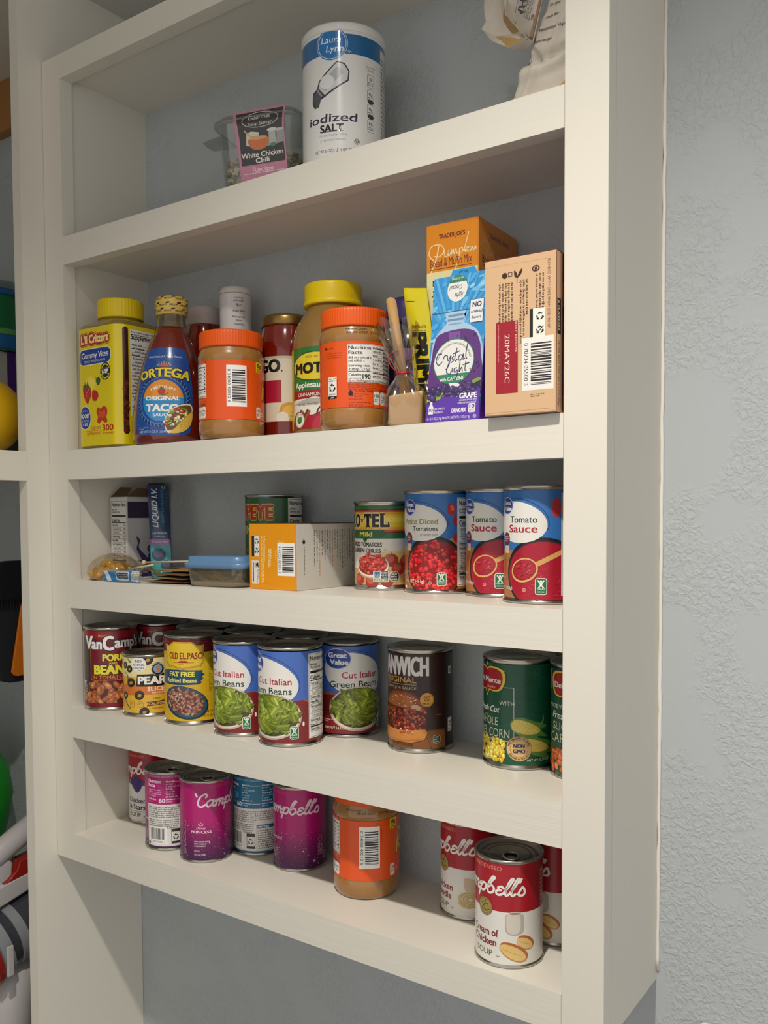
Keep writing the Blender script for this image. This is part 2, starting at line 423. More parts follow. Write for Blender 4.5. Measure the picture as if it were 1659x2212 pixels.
def mk_beans(cols, a, b):      # rounded beans with a lighter back
    def f(x, y, g):
        c = g.choice(cols); ro = g.uniform(0, 180); s = g.uniform(.85, 1.2)
        return [(blob(x, y-.25, a*s*1.08, b*s*1.12, ro), shade(c, .45)), (blob(x, y, a*s, b*s, ro), c), (blob(x-.1*a, y+.28*b, a*s*.55, b*s*.35, ro), shade(c, 1.28))]
    return f
def mk_cut(cols, a, b):        # slanted cut pods
    def f(x, y, g):
        c = g.choice(cols); ro = R(g.uniform(-80, 80)); L = a*g.uniform(.7, 1.2); w = b*g.uniform(.8, 1.2); k = .5*w; q = []
        for px, py in ((-L-k, -w), (L-k, -w), (L+k, w), (-L+k, w)): q.append((x+px*math.cos(ro)-py*math.sin(ro), y+px*math.sin(ro)+py*math.cos(ro)))
        m = lambda p, z, t: (p[0]+(z[0]-p[0])*t, p[1]+(z[1]-p[1])*t)
        return [([(px+.3, py-.5) for px, py in q], shade(c, .4)), (q, c), ([m(q[0], q[3], .55), m(q[1], q[2], .55), m(q[1], q[2], .82), m(q[0], q[3], .82)], shade(c, 1.3))]
    return f
def mk_dice(cols, a):
    def f(x, y, g):
        c = g.choice(cols); s = a*g.uniform(.7, 1.25); n = g.choice((4, 5, 5)); t0 = g.uniform(0, 6)
        p = [(x+s*g.uniform(.8, 1.1)*math.cos(t0+6.283*i/n), y+s*g.uniform(.7, 1)*math.sin(t0+6.283*i/n)) for i in range(n)]
        return [([(u-.1, v-.45) for u, v in p], shade(c, .5)), (p, c), ([((u-x)*.5+x-.15*s, (v-y)*.45+y+.25*s) for u, v in p], shade(c, 1.35))]
    return f
def gfy(A, x, y, w=9.6, h=14.2):
    A.rr(x-w/2, y-h/2, w, h, 2, '#efeee2'); A.rr(x-w/2+.6, y-h/2+.6, w-1.2, h-1.2, 1.6, '#1d6b40')
    A.ell(x, y+4.6, 1.1, 1.1, '#efeee2')
    A.line([(x-2.9, y+5.6), (x-.6, y+2.4), (x-.7, y+.4), (x-2.4, y-1.4)], 1.1, '#efeee2'); A.line([(x+2.9, y+5.6), (x+.6, y+2.4), (x+.7, y+.4), (x+2.4, y-1.4)], 1.1, '#efeee2')
    A.t('GREAT', x, y-3.3, 1.7, '#efeee2', w=6.6, b=.02); A.t('FOR YOU', x, y-5.6, 1.2, '#efeee2', w=6, b=.02)
def gv_logo(A, x, y, rx, ry):
    A.ell(x, y, rx, ry, '#223f96'); A.ring(x, y, rx*.98, ry*.98, .5, '#e8e8ee')
    A.t('Great', x, y+ry*.1, ry*.48, '#eeeeee', w=rx*1.35, b=.035); A.t('Value', x+rx*.12, y-ry*.55, ry*.48, '#eeeeee', w=rx*1.3, b=.035)
def blobline(A, cx, cy, rx, ry, rot=0):
    A.ell(cx, cy, rx, ry, '#e3e0d9', rot); c, d = math.cos(R(rot)), math.sin(R(rot))
    A.line([(cx+(rx+1.4)*math.cos(R(t))*c-(ry+1.6)*math.sin(R(t))*d, cy+1.2+(rx-.6)*math.cos(R(t))*d+(ry+1.6)*math.sin(R(t))*c) for t in range(-12, 118, 5)], .5, '#1a2440')
def L_beans(A):
    A.rect(-115, 5, 230, 99, '#4468b6'); A.poly([(-115, 5), (115, 5), (115, 51), (-115, 51)], '#a8562c')
    A.poly([(-115, 5), (115, 5), (115, 45), (56, 41), (48, 46), (38, 51), (-115, 46)], '#7d2222')
    blobline(A, -5, 72, 39, 24, -14); gv_logo(A, -26, 90, 16.5, 11.8)
    A.t('Cut Italian', 25.6, 68, 7.2, '#b0152c', w=46, al='r', b=.012); A.t('Green Beans', 25.6, 57.5, 7.2, '#16382a', w=61, al='r', b=.012)
    A.ell(0, 33, 36.5, 25.5, '#c6b09c'); A.ell(0, 33.6, 35, 24.2, '#e3d5c5'); A.ell(0, 34.2, 33.6, 22.9, '#4a4d16')
    A.scatter(74, in_ell(0, 34.2, 30, 19.5), mk_cut(('#7f8b2c', '#6d7a22', '#8d9a38', '#758426', '#5f6a1e', '#98a544'), 6.0, 3.3), 5)
    gfy(A, 28, 16); A.t('NET WT 14.5 OZ (411g)', -42, 10, 3, '#e6ddd4', w=37, al='l', b=.01); A.words(-48, 22, 14, 2, 2, '#d9c9bd')
    A.ell(38.5, 25, 1.2, 2.6, '#efeee2')
    A.nut(45, 8, 36, 93, rows=11)
def gv_bowl(A, cx, cy, rx, ry, wood=True):
    A.rect(-115, 5, 230, 44, '#a9713f'); A.words(-115, 48, 230, 4, 9, '#95602f', .15)
    A.poly([(cx+rx*.2, cy+ry*.8), (cx+rx*1.5, cy+ry*1.28), (cx+rx*1.5, cy+ry*.6), (cx+rx*.7, cy+ry*.3)], '#b88748')
    A.ell(cx, cy, rx, ry, '#1b1718', n=48); A.ell(cx, cy-.7, rx-2.3, ry-2.2, '#3c2a2c', n=48)
def L_sauce(A):
    A.rect(-115, 5, 230, 99, '#2f6cb0'); gv_bowl(A, 1, 28, 39, 33)
    A.ell(1, 27, 36, 30, '#a8132d', n=48)
    A.scatter(60, in_ell(6, 20, 28, 20), lambda x, y, g: [(blob(x, y, g.uniform(.8, 3), g.uniform(.3, .9), g.uniform(-40, 60)), g.choice(('#b92038', '#bd2840', '#9d1028', '#c23a4a')))], 3)
    blobline(A, -26, 75, 31, 19, -8); gv_logo(A, -39, 90, 9.5, 8.2)
    A.t('Tomato', -4.3, 74.5, 6, '#15302c', w=29, al='r', b=.012); A.t('Sauce', -4.3, 65.5, 7, '#b3143a', w=30.5, al='r', b=.02)
    A.line([(-8, 35), (4, 41), (16.6, 47), (34, 55)], 4.4, '#d3a35c'); A.ell(-17.5, 31, 14, 11, '#d9ae68', 18); A.ell(-17.3, 31.3, 12.3, 9.4, '#7d1020', 18); A.ell(-17, 31.6, 11.6, 8.7, '#ac2032', 18)
    A.scatter(20, in_ell(-17, 31.6, 9, 6.5), lambda x, y, g: [(blob(x, y, g.uniform(1, 3), .5, g.uniform(0, 50)), g.choice(('#c23a48', '#94182a', '#cf5560')))], 6)
    A.ell(-40, 59.5, 5.6, 6, '#6e1626'); A.words(-43.6, 63, 7.2, 3, 2, '#e3cfc9'); A.rr(-44, 46, 8, 7, 1, '#d9c3a8'); A.ell(-44, 34, 4, 8, '#b3582f')
    gfy(A, -1, 16.5, 10.6, 15.2); A.t('15 OZ (425g)', -31, 12.5, 3, '#eadfd8', w=22, al='r', b=.015); A.words(-55, 25, 12, 2, 2, '#e3cfc9'); A.ring(-17, 12.8, 1.7, 1.7, .35, '#e3cfc9'); A.t('U', -17, 11.9, 1.7, '#e3cfc9')
    A.ell(13, 88, 4.5, 9, '#b3303a'); A.nut(17.5, 8, 36, 93, rows=11, seed=4)
def L_petite(A):
    A.rect(-115, 5, 230, 99, '#2f6cb0'); gv_bowl(A, -5, 28, 35, 32)
    A.ell(-5, 26.5, 32.5, 29, '#8c1218', n=48)
    A.scatter(170, in_ell(-5, 27, 31, 27), mk_dice(('#c32226', '#b8191f', '#cf3430', '#a9141c', '#d64a38', '#c42a2c'), 2.7), 9)
    blobline(A, -24, 74, 33, 19, -6); gv_logo(A, -34.7, 90, 9.5, 8.6)
    A.t('Petite Diced', -.3, 72.5, 5.6, '#7b8a1f', w=43, al='r', b=.012); A.t('Tomatoes', -.3, 65.5, 4.9, '#222222', w=29, al='r', b=.01); A.t('in tomato juice', -.8, 60, 3, '#333333', w=19, al='r', sh=.2)
    A.ell(14, 88, 4.6, 6.2, '#b5242a'); A.ell(15, 89, 2.2, 3.4, '#dc6a50', 20); A.ell(20, 76, 4, 6, '#b02026'); A.ell(20, 58, 4, 5, '#b02026')
    A.ell(-36, 58, 5.6, 6, '#6e1626'); A.words(-39.6, 61.5, 7.2, 3, 2, '#e3cfc9'); A.rr(-40, 45, 8, 7, 1, '#d9c3a8'); A.ell(-44, 32, 4, 8, '#b3582f')
    gfy(A, 3.4, 15.5, 10, 14); A.t('14.5 OZ (411g)', -15, 11.5, 3.2, '#efe4da', w=27, al='r', b=.015); A.words(-52, 24, 16, 2, 2, '#e3cfc9'); A.ring(-8.5, 11.5, 1.7, 1.7, .35, '#e3cfc9'); A.t('U', -8.5, 10.6, 1.7, '#e3cfc9')
    A.nut(20.7, 8, 36, 92, rows=11, seed=2)
def L_rotel(A):
    A.rect(-108, 6, 216, 86, '#dcd8ce'); A.rect(-108, 56.5, 216, 35.5, '#256b36')
    for y0, y1, c in ((62.5, 88.8, '#7a1a16'), (64.2, 87.2, '#b8511c'), (66, 85.4, '#d99a1c'), (69, 82.6, '#e6bf24'), (75, 79.5, '#ead35a')): A.rect(-108, y0, 216, y1-y0, c)
    k = '#17110e'
    for tx, x, w in (('T', -14.2, 9), ('E', -5.8, 6.4), ('L', 5.2, 8.4), ('O', -30.5, 8.4), ('R', -40.5, 9)):
        A.t(tx, x, 69.4, 14, k, w=w, al='r', b=.05, ol='#e8dcb8', olw=.05)
    for sx_, w_ in ((-21.6, 5.6), (-12.8, 2), (-3.8, 4.4), (-50.4, 4)): A.rect(sx_, 68.8, w_, 2, k)
    for sx_ in (-23.6, -15.4): A.rect(sx_, 78.6, 1.4, 3.4, k)
    A.rect(-4.4, 82, 5, 2, k); A.rect(4, 70, 1.4, 4, k)
    A.poly(star(-26.7, 76.5, 4.4), '#e8dcb8'); A.poly(star(-26.7, 76.5, 3.5), '#b3141c'); A.ell(7.5, 77, .5, .5, k)
    A.poly([(-60, 57), (-2, 57), (-2, 58.5), (.5, 58.5), (.5, 60), (1.8, 60), (1.8, 63), (.5, 63), (.5, 64.5), (-2, 64.5), (-2, 66), (-60, 66)], '#1f5a2c')
    A.poly([(-26, 57.5), (-25, 54.5), (-22.5, 52.5), (-20, 54.5), (-19, 57.5)], '#1f5a2c'); A.t('Mild', -22, 59, 5, '#e5d34a', w=17, b=.04)
    A.t('DICED TOMATOES', -2.6, 47.5, 4.6, '#20201e', w=41, al='r', b=.02, rot=-1); A.t('& GREEN CHILIES', -3.6, 41, 4.6, '#20201e', w=41, al='r', b=.02, rot=-1); A.ring(1, 44.5, 1.3, 1.3, .25, '#333333')
    A.ell(10, 34, 30, 8, '#dcc87e'); A.rect(-108, 6, 216, 18, '#c9a06a')
    for x, y, r in ((7.5, 33, 8.5), (16, 23.5, 8), (26, 32, 8), (-32, 12, 8), (-14, 9.5, 8), (3, 10, 7)):
        A.ell(x, y, r, r*.85, '#a8332c'); A.ell(x-r*.2, y+r*.2, r*.62, r*.5, '#c65a4c'); A.line([(x-2, y+r*.7), (x, y+r*.5), (x+1, y+r*1.1)], .7, '#4a6a2c'); A.line([(x+3, y+r*.8), (x, y+r*.5), (x-3, y+r*.35)], .7, '#4a6a2c')
    A.ell(-15, 26, 20, 13, '#caa27c'); A.ell(-15, 27.5, 20, 12.5, '#e6dcc9'); A.ell(-15, 28, 18.3, 11, '#8c2a22')
    A.scatter(80, in_ell(-15, 29.5, 17, 10.5), mk_dice(('#c2453c', '#b03630', '#cc5a4e', '#a83028'), 2.2), 4)
    A.rect(-12, 9.5, 16.5, 12, '#e9e6dc'); A.rect(-11.4, 10, 15.3, 3.2, '#4a8a34'); A.t('VERIFIED', -3.8, 10.6, 1.8, '#f0eee0', w=13.6, b=.03); A.poly([(-10.5, 13.6), (-5, 13.6), (-4, 20.6), (-7.5, 16), (-11, 20.6)], '#5a8fb8'); A.poly([(-8.6, 14), (-6, 14), (-7, 19.8)], '#d88a30')
    A.rect(-3.6, 13.4, 7.6, 7.6, '#23345c'); A.t('NON', .2, 18.3, 1.9, '#f0eee0', b=.02); A.t('GMO', .2, 15.8, 1.9, '#f0eee0', b=.02); A.t('Project', .2, 14, 1.1, '#f0eee0')
    A.poly([(5.7, 12), (8, 9.7), (14.6, 9.7), (16.8, 12), (16.8, 18), (14.6, 20.4), (8, 20.4), (5.7, 18)], '#e8e6da'); A.poly([(6.3, 12.3), (8.3, 10.3), (14.3, 10.3), (16.2, 12.3), (16.2, 17.7), (14.3, 19.8), (8.3, 19.8), (6.3, 17.7)], '#1a241c')
    for i, tx in enumerate(('NON', 'BPA', 'LINER')): A.t(tx, 11, 17-i*2.9, 2, '#e8e6da', w=(6, 6.4, 7)[i], b=.02)
    A.nut(30, 9, 34, 46, rows=6)
def L_popeye(A):
    A.rect(-115, 5, 230, 99, '#2c5a36')
    A.t('POPEYE', -1, 78, 17, '#b3201f', w=66, al='r', b=.05, ol='#d9c14a', olw=.035)
    A.t('SPINACH', .5, 60, 10, '#d9c14a', w=60, al='r', b=.02); A.rect(-115, 8, 130, 40, '#24502e')
    A.scatter(60, in_box(-55, 10, 5, 45), mk_beans(('#3f7a34', '#4d8a3c', '#2f6428'), 4, 2.4), 2)
    A.nut(18, 8, 36, 95, rows=11, seed=8)
def L_vancamp(A):
    A.rect(-110, 5, 220, 99, '#6b0f1e'); A.rect(-110, 94, 220, 10, '#8a1424'); A.rect(-60, 5, 31, 88, '#3c2420'); A.rect(-110, 5, 50, 99, '#3a2622')
    A.frame(-28.7, 39.5, 78, 42, .5, '#d9a53c'); A.rect(-28, 40, 77, 41, '#741126')
    A.t('Since 1861', -9, 96.5, 2.6, '#d9a53c', w=15, b=.02)
    for c, dx, dy in (('#180d0e', .9, -.9), ('#ece8e2', 0, 0)):
        A.t('V', -38.5+dx, 80+dy, 17, c, w=13.5, al='l', b=.035, ol='#180d0e' if c == '#ece8e2' else None); A.t('an', -26+dx, 80.5+dy, 13.5, c, w=14, al='l', b=.035, ol='#180d0e' if c == '#ece8e2' else None)
        A.t('C', -9.5+dx, 79+dy, 18, c, w=12.5, al='l', b=.04, ol='#180d0e' if c == '#ece8e2' else None); A.t("amp's", 5+dx, 82+dy, 13, c, w=38, al='l', b=.035, ol='#180d0e' if c == '#ece8e2' else None)
    A.t('PORK', 3.5, 65, 8.5, '#e3d83c', w=28, b=.05, ol='#1c1210'); A.t('AND', 2, 60.3, 3, '#e3d83c', w=10, b=.03); A.t('BEANS', -22, 48, 11.5, '#e3d83c', w=46, al='l', b=.06, ol='#1c1210'); A.t('IN TOMATO SAUCE', -25, 41.3, 4.8, '#d98a3c', w=64, al='l', b=.01)
    A.rect(-110, 10, 220, 28, '#54241a')
    A.scatter(120, in_box(-46, 11, 50, 36), mk_beans(('#b26a3e', '#a65c36', '#bd7a4c', '#9c5230'), 5, 3.1), 4)
    A.rect(-110, 5, 220, 5, '#7a101c'); A.rect(-52, 24, 20, 16, '#2c1c1a'); A.t('6g', -44, 33, 7, '#ece8e2', w=9, b=.03); A.words(-49, 32, 13, 3, 2.6, '#d9d2c8')
def olive(A, x, y, r, hole=True, rot=0):
    A.ell(x, y, r, r*.9, '#16120f', rot); A.ell(x-.1*r, y+.12*r, r*.86, r*.72, '#3d342c', rot)
    if hole: A.ell(x, y, r*.52, r*.42, '#120e0c', rot); A.ell(x+.05*r, y-.05*r, r*.4, r*.3, '#c98a3c', rot)
def L_pearls(A):
    A.rect(-106, 5, 212, 70, '#dcae34'); A.rect(-106, 50, 212, 25, '#e6d69c'); A.poly([(-106, 33), (-10, 43), (106, 43), (106, 28), (-10, 28), (-106, 22)], '#cf742c')
    for x, y, r in ((-2, 72, 7), (-36, 64, 5), (-27, 60, 5), (-25, 43, 6.5), (-13, 27.5, 6.5), (-36, 26, 5.5), (-7, 6.5, 6.5), (-47, 40, 5)): olive(A, x, y, r, rot=20)
    A.line([(-36, 56), (-30, 50), (-31, 42)], 1.6, '#2c4a2a', 5, True); A.line([(-38, 24), (-33, 16), (-25, 9)], 1.6, '#2c4a2a', 5, True); A.line([(-30, 73), (-26, 69), (-24, 70)], 2, '#2c4a2a', 5, True)
    A.ell(-13.4, 66, 10, 9.6, '#e9e6de')
    for i, (tx, h, w_) in enumerate((('NO', 3.6, 8), ('ARTIFICIAL', 2.7, 16), ('COLORS', 2.7, 14))): A.t(tx, -13.4, 68.6-i*4.2, h, '#1c1a18', w=w_, b=.02)
    A.line([(-16, 57.9), (-12, 58.8), (-10, 58)], .7, '#1c1a18')
    A.poly([(-17, 38.5), (40, 38.5), (40, 55), (-15.5, 53.6)], '#15130f'); A.t('PEARLS', -14, 41.5, 9.6, '#efece4', w=50, al='l', b=.05)
    A.ell(10.6, 60.5, 8.6, 8.6, '#15130f'); A.ring(10.6, 60.5, 8.6, 8.6, .5, '#d9c48a'); A.ell(10.6, 60.2, 5.6, 5.6, '#7da4c8'); A.t('MUSCO FAMILY', 10.6, 67, 1.6, '#efece4', w=20, arc=7.2, b=.02)
    A.ell(10.6, 58.6, 2.2, 2.4, '#c9805a')
    for i in range(5): A.line([(9+i*.8, 59.5), (7.8+i*1.4, 63.6-abs(i-2)*.4)], .75, '#c9805a')
    A.t('SLICED', -2.5, 33, 5, '#f1e8dc', w=28, al='l', b=.03); A.t('RIPE OLIVES', 3, 29.5, 2, '#f1e8dc', w=16, al='l', b=.01)
    A.t('100%', 9, 22, 2.2, '#4a2c14', b=.02, w=9); A.poly([(-4, 13.5), (34, 15.5), (34, 20.8), (-4, 19), (-2, 16.4)], '#5c3318'); A.t('CALIFORNIA', -1.5, 15.2, 3.2, '#e6d08a', w=30, al='l', b=.02); A.t('GROWN', 10, 9.6, 2.2, '#4a2c14', w=14, b=.02)
    A.rr(-26.5, 12, 6.6, 8, 1, '#5c3d14'); A.rr(-26.1, 12.4, 5.8, 7.2, .8, '#dcae34'); A.t('15', -23.2, 15.6, 2.6, '#4a2c14', b=.03); A.ring(-11.5, 16, 4, 4, .4, '#5c3d14'); A.words(-14, 18.5, 5, 2, 1.6, '#5c3d14')
def L_elpaso(A):
    A.rect(-115, 5, 230, 99, '#d9ae1e'); A.rect(-115, 55, 230, 38, '#dcb822'); A.rect(-115, 88, 230, 16, '#5e1219')
    for j in range(4):
        for i in range(46): A.ell(-115+i*5+(2.5 if j % 2 else 0), 91+j*4, 2.3, 2.6, '#7a1a20' if (i+j) % 2 else '#8b252a', a0=0, a1=180, n=6)
    e = [(-38, 80), (-40, 97), (-33, 95.5), (-26, 100), (-2, 100), (5, 95.5), (12, 97), (10.5, 80), (12, 77), (7, 71), (-4, 70), (-13, 68), (-23, 70), (-34, 71), (-40, 77)]
    A.poly([(x*1.035+.4, y+(y-84)*.05) for x, y in e], '#7c1218'); A.poly([(x*1.01+.1, y+(y-84)*.02) for x, y in e], '#e9c93a'); A.poly([(x*.985-.2, y-(y-84)*.03) for x, y in e], '#7c1218'); A.poly([(x*.965-.5, y-(y-84)*.06) for x, y in e], '#e2bf2a')
    A.t('OLD', -32.5, 80, 7.6, '#8c1a18', w=13, b=.025, al='l'); A.t('EL', -17, 80, 7.6, '#8c1a18', w=8, b=.025, al='l'); A.t('PASO', -7.5, 80, 7.6, '#8c1a18', w=18, b=.025, al='l')
    A.poly([(-20, 75.5), (-17, 78), (-9, 78), (-6, 75.5)], '#a8281c'); A.line([(-27, 75.6), (0, 75.6)], .5, '#8c1a18'); A.words(-19, 74.4, 12, 1, 1.2, '#8c1a18')
    A.poly([(-47, 50), (-44, 49), (-20, 48.3), (6, 49.2), (9, 51), (8, 53.5), (11.5, 56), (9, 58), (13, 61), (10, 63), (10.5, 66), (-20, 67), (-46, 65.5), (-44, 62), (-48, 60)], '#1c4468')
    A.t('FAT FREE', -16, 59, 5.6, '#e8de5a', w=33, b=.04); A.t('Refried Beans', -17, 51.6, 5, '#e8e07a', w=40, b=.03)
    A.ell(-12, 27, 30, 19.5, '#14323e', -14); A.ell(-12, 28, 28, 17.8, '#24586e', -14); A.ell(-12.5, 28, 25.5, 15.6, '#6a3c30', -14)
    A.scatter(170, in_ell(-12.5, 28.6, 25, 15, -14), mk_beans(('#9c6a58', '#8a5846', '#a87866', '#7a4a3c', '#b08a78'), 2.1, 1.4), 8)
    A.scatter(26, in_ell(-22, 34, 8, 5), lambda x, y, g: [(blob(x, y, 1, .6, g.uniform(0, 90), 5), '#d9cec2')], 2)
    for i in range(5): A.rr(18.6, 40+i*8.4, 6, 7.2, 1, '#5c4a12'); A.rr(19, 40.4+i*8.4, 5.2, 6.4, .8, '#dcb822'); A.words(19.6, 45.6+i*8.4, 4, 2, 2, '#4a3a10')
    A.words(18.6, 88, 6, 2, 2, '#4a3a10'); A.t('NET WT', 20, 14, 2.6, '#4a3410', w=10, b=.02); A.t('16 OZ (1 LB) 453g', 18, 9.5, 2.6, '#4a3410', w=22, b=.02); A.nut(34, 8, 34, 80, rows=9)
def bpa(A, x, y, w=8, h=9):
    A.poly([(x-w/2, y-h*.3), (x-w*.25, y-h/2), (x+w*.25, y-h/2), (x+w/2, y-h*.3), (x+w/2, y+h*.3), (x+w*.25, y+h/2), (x-w*.25, y+h/2), (x-w/2, y+h*.3)], '#c9cdb4')
    A.poly([(x+(px)*.9, y+(py)*.9) for px, py in ((-w/2, -h*.3), (-w*.25, -h/2), (w*.25, -h/2), (w/2, -h*.3), (w/2, h*.3), (w*.25, h/2), (-w*.25, h/2), (-w/2, h*.3))], '#1c2e22')
    for i, tx in enumerate(('NON', 'BPA', 'LINER')): A.t(tx, x, y+h*.17-i*h*.26, h*.17, '#dfe3cf', w=w*(.5, .62, .55)[i], b=.02)
def L_manwich(A):
    A.rect(-113, 5, 226, 100, '#2c1412'); A.rect(-113, 5, 226, 20, '#5c3014'); A.poly([(-50, 5), (44, 5), (44, 20), (20, 24), (-50, 22)], '#7d4a1e'); A.line([(3, 25), (12, 5)], .5, '#2c1412'); A.rect(29, 5, 84, 100, '#1f0e0e')
    A.poly([(29, 27), (44, 30), (44, 5), (29, 5)], '#1f0e0e')
    A.t('MANWICH', 8.2, 82.5, 19.5, '#dcd8d4', w=66, al='r', b=.03, ol='#6a6462', olw=.012)
    A.t('ORIGINAL', -4.3, 74.5, 6, '#c99a4a', w=46, al='r', b=.01); A.rect(-52, 72.2, 48, .5, '#c9a070'); A.t('SLOPPY JOE SAUCE', -4.3, 67.4, 2.8, '#c9a98a', w=46, al='r', b=.01)
    A.ell(-23, 43, 29.5, 24, '#5e2410', a0=0, a1=180); A.ell(-23.5, 44, 27.5, 21, '#8c4018', a0=0, a1=180); A.ell(-27, 50, 20, 12, '#a85a24', 10); A.ell(-4, 46, 7, 5, '#c9a27c', -35)
    A.scatter(22, in_ell(-24, 56, 20, 8), lambda x, y, g: [(blob(x, y, .9, .6, g.uniform(0, 90), 6), '#e0c49c')], 3)
    A.poly([(-54, 24), (6, 26), (6.5, 34), (4, 44), (-10, 47), (-54, 50)], '#4c140c')
    A.scatter(190, in_box(-50, 24, 5, 47), mk_dice(('#8c2c16', '#7a2210', '#a03c20', '#64180c', '#b05430'), 1.9), 5)
    A.poly([(-54, 14), (-40, 11.5), (-10, 11.5), (4, 15), (7, 22), (5, 26), (-20, 24), (-54, 25)], '#c07a34'); A.line([(-54, 14.5), (-20, 12.5), (2, 15.5)], 1.6, '#a8642a')
    A.scatter(12, in_box(-22, 22, -8, 28), mk_dice(('#c98a54', '#b0502c'), 1.5), 7)
    A.ell(6.8, 57, 7.8, 7.8, '#1c1210'); A.ell(6.8, 57, 7.5, 7.5, '#d6952a'); A.ring(6.8, 57, 6.9, 6.9, .3, '#2c1412')
    for i, tx in enumerate(('JUST', 'ADD', 'MEAT')): A.t(tx, 6.8, 58.6-i*3.3, 2.2, '#2c1412', w=(7.5, 6.5, 8.5)[i], b=.04)
    A.t('NET WT 15 OZ (425g)', -21, 8, 2.6, '#3c2414', w=26, b=.02); bpa(A, 17.8, 14.5, 9, 9); A.rect(18, 40, 6, 1, '#8c5a2c')
    A.rect(34, 20, 9, 15, '#dcd8d0'); A.recyc(38.5, 28, 3, '#1c1210'); A.words(35, 24, 7, 2, 1.6, '#1c1210'); A.rect(35, 82, 5, 8, '#dcd8d0'); A.rect(36, 83.4, 3, 5, '#6a6462')
def shield(A, cx, cy, w, h, txt_right, tw):
    p = [(-.5, .08), (-.46, .38), (-.3, .5), (-.1, .5), (0, .42), (.1, .5), (.3, .5), (.46, .38), (.5, .08), (.4, -.28), (.2, -.36), (.08, -.34), (0, -.56), (-.08, -.34), (-.2, -.36), (-.4, -.28)]
    p = catmull(p, 4, True)
    for k, c in ((1.12, '#0c3424'), (1.06, '#e0c23c'), (.93, '#a8141f')): A.poly([(cx+x*w*k, cy+y*h*k) for x, y in p], c)
    A.t('Del Monte', txt_right, cy-1.5, h*.2, '#efece6', w=tw, al='r', b=.035, ol='#6a0f16', olw=.02); A.t('Quality', cx+w*.12, cy-h*.26, h*.1, '#e6c0a8', w=w*.3, sh=.3)
    A.line([(cx, cy+h*.55), (cx, cy+h*.7)], .8, '#e0c23c'); A.line([(cx-1.5, cy+h*.62), (cx-.4, cy+h*.55)], .8, '#e0c23c'); A.line([(cx+1.5, cy+h*.62), (cx+.4, cy+h*.55)], .8, '#e0c23c')
def cob(A, cx, cy, L, w, rot):
    c, d = math.cos(R(rot)), math.sin(R(rot)); tf = lambda x, y: (cx+x*c-y*d, cy+x*d+y*c)
    A.poly([tf(*p) for p in catmull([(-L*1.1, 0), (-L*.6, w*1.15), (L*.5, w*1.1), (L*1.5, w*.9), (L*1.05, w*.2), (L*1.7, -w*.5), (L*.9, -w*.7), (L*1.3, -w*1.5), (-L*.4, -w*1.15)], 4, True)], '#5c8a3c')
    A.poly([tf(*p) for p in catmull([(-L, 0), (-L*.7, w*.8), (L*.3, w*.75), (L*1.02, 0), (L*.3, -w*.75), (-L*.7, -w*.8)], 5, True)], '#d6bf56')
    for i in range(13):
        for j in range(5):
            x = -L*.85+i*L*1.6/12; y = (j-2)*w*.3*(1-.5*max(0, x/L)); A.poly(blob(*tf(x, y), L*.055, w*.13, rot, 6), '#e6d680' if (i+j) % 2 else '#dcc866')
def L_corn(A, carrots=False):
    A.rect(-115, 5, 230, 99, '#0f5138')
    A.scatter(26, in_box(-20, 30, 55, 100), lambda x, y, g: [(blob(x, y, g.uniform(4, 10), g.uniform(.6, 1.6), g.uniform(-30, 30), 10), g.choice(('#12573d', '#0d4a33')))], 3, span=4)
    wht = '#d9dcc4'
    if not carrots:
        A.line([(-34, 81), (-5.1, 81), (-5.1, 28), (-60, 28)], .6, '#dfe6dc')
        shield(A, -38, 86, 46, 27, -19, 37); A.ring(-15.5, 97, .9, .9, .25, '#dfe6dc')
        A.t('WITH', -12.5, 63.5, 4, wht, w=16, b=.0); A.t('Fresh Cut', -21, 55.5, 6, '#e9ece4', w=32, al='r', sh=.3, b=.02); A.words(-46, 53, 20, 1, 1.8, '#9cc0a0')
        A.t('WHOLE', -22, 42.5, 8, wht, w=31, al='r', b=.0); A.t('KERNEL CORN', -9.5, 31, 8.5, wht, w=58, al='r', b=.0)
        cob(A, 7, 42, 15, 7.5, -14); cob(A, 17, 24, 16, 7, -12); A.line([(20, 44), (25, 48), (25.5, 54)], 1.6, '#7fa054', 5, True)
        A.scatter(120, in_box(-54, 8, -15, 29), mk_beans(('#d9b83c', '#e0c650', '#cfa92c', '#e6d06a'), 2.6, 2), 6)
        A.ell(0, 21.5, 12.6, 12.6, '#8c6a34'); A.ell(0, 21.5, 12.2, 12.2, '#d9b276'); A.ring(0, 21.5, 8.8, 8.8, .3, '#3a2c18')
        A.t('NO PRESERVATIVES', 0, 31, 1.9, '#3a2c18', w=25, arc=9.6, b=.02); A.t('GROWN IN THE USA', 0, 21.5-11.2, 1.8, '#3a2c18', w=24, arc=-11.2, b=.02)
        A.t('NON', 0, 22.4, 3.8, '#23305a', w=10.5, b=.05); A.t('GMO', 0, 17.2, 3.8, '#23305a', w=11.5, b=.05)
        A.t('NET WT 15.25 OZ', 20, 9, 2.4, wht, w=24, b=.01)
    else:
        A.rect(-55, 82, 7, 20, '#8cc0d8'); shield(A, -19, 88, 46, 27, 2, 40)
        A.t('MADE WITH', -49, 66.5, 4, wht, al='l', w=34); A.t('Fresh Cut', -42, 57, 6.6, '#e9ece4', w=40, al='l', sh=.3, b=.02); A.t('SLICED', -41, 46, 7.5, wht, w=34, al='l'); A.t('CARROTS', -46, 34.5, 8.5, wht, w=52, al='l')
        A.scatter(40, in_box(-55, 8, -5, 27), mk_beans(('#cf6a30', '#d97a40', '#bf5a28'), 4.4, 3.2), 3)
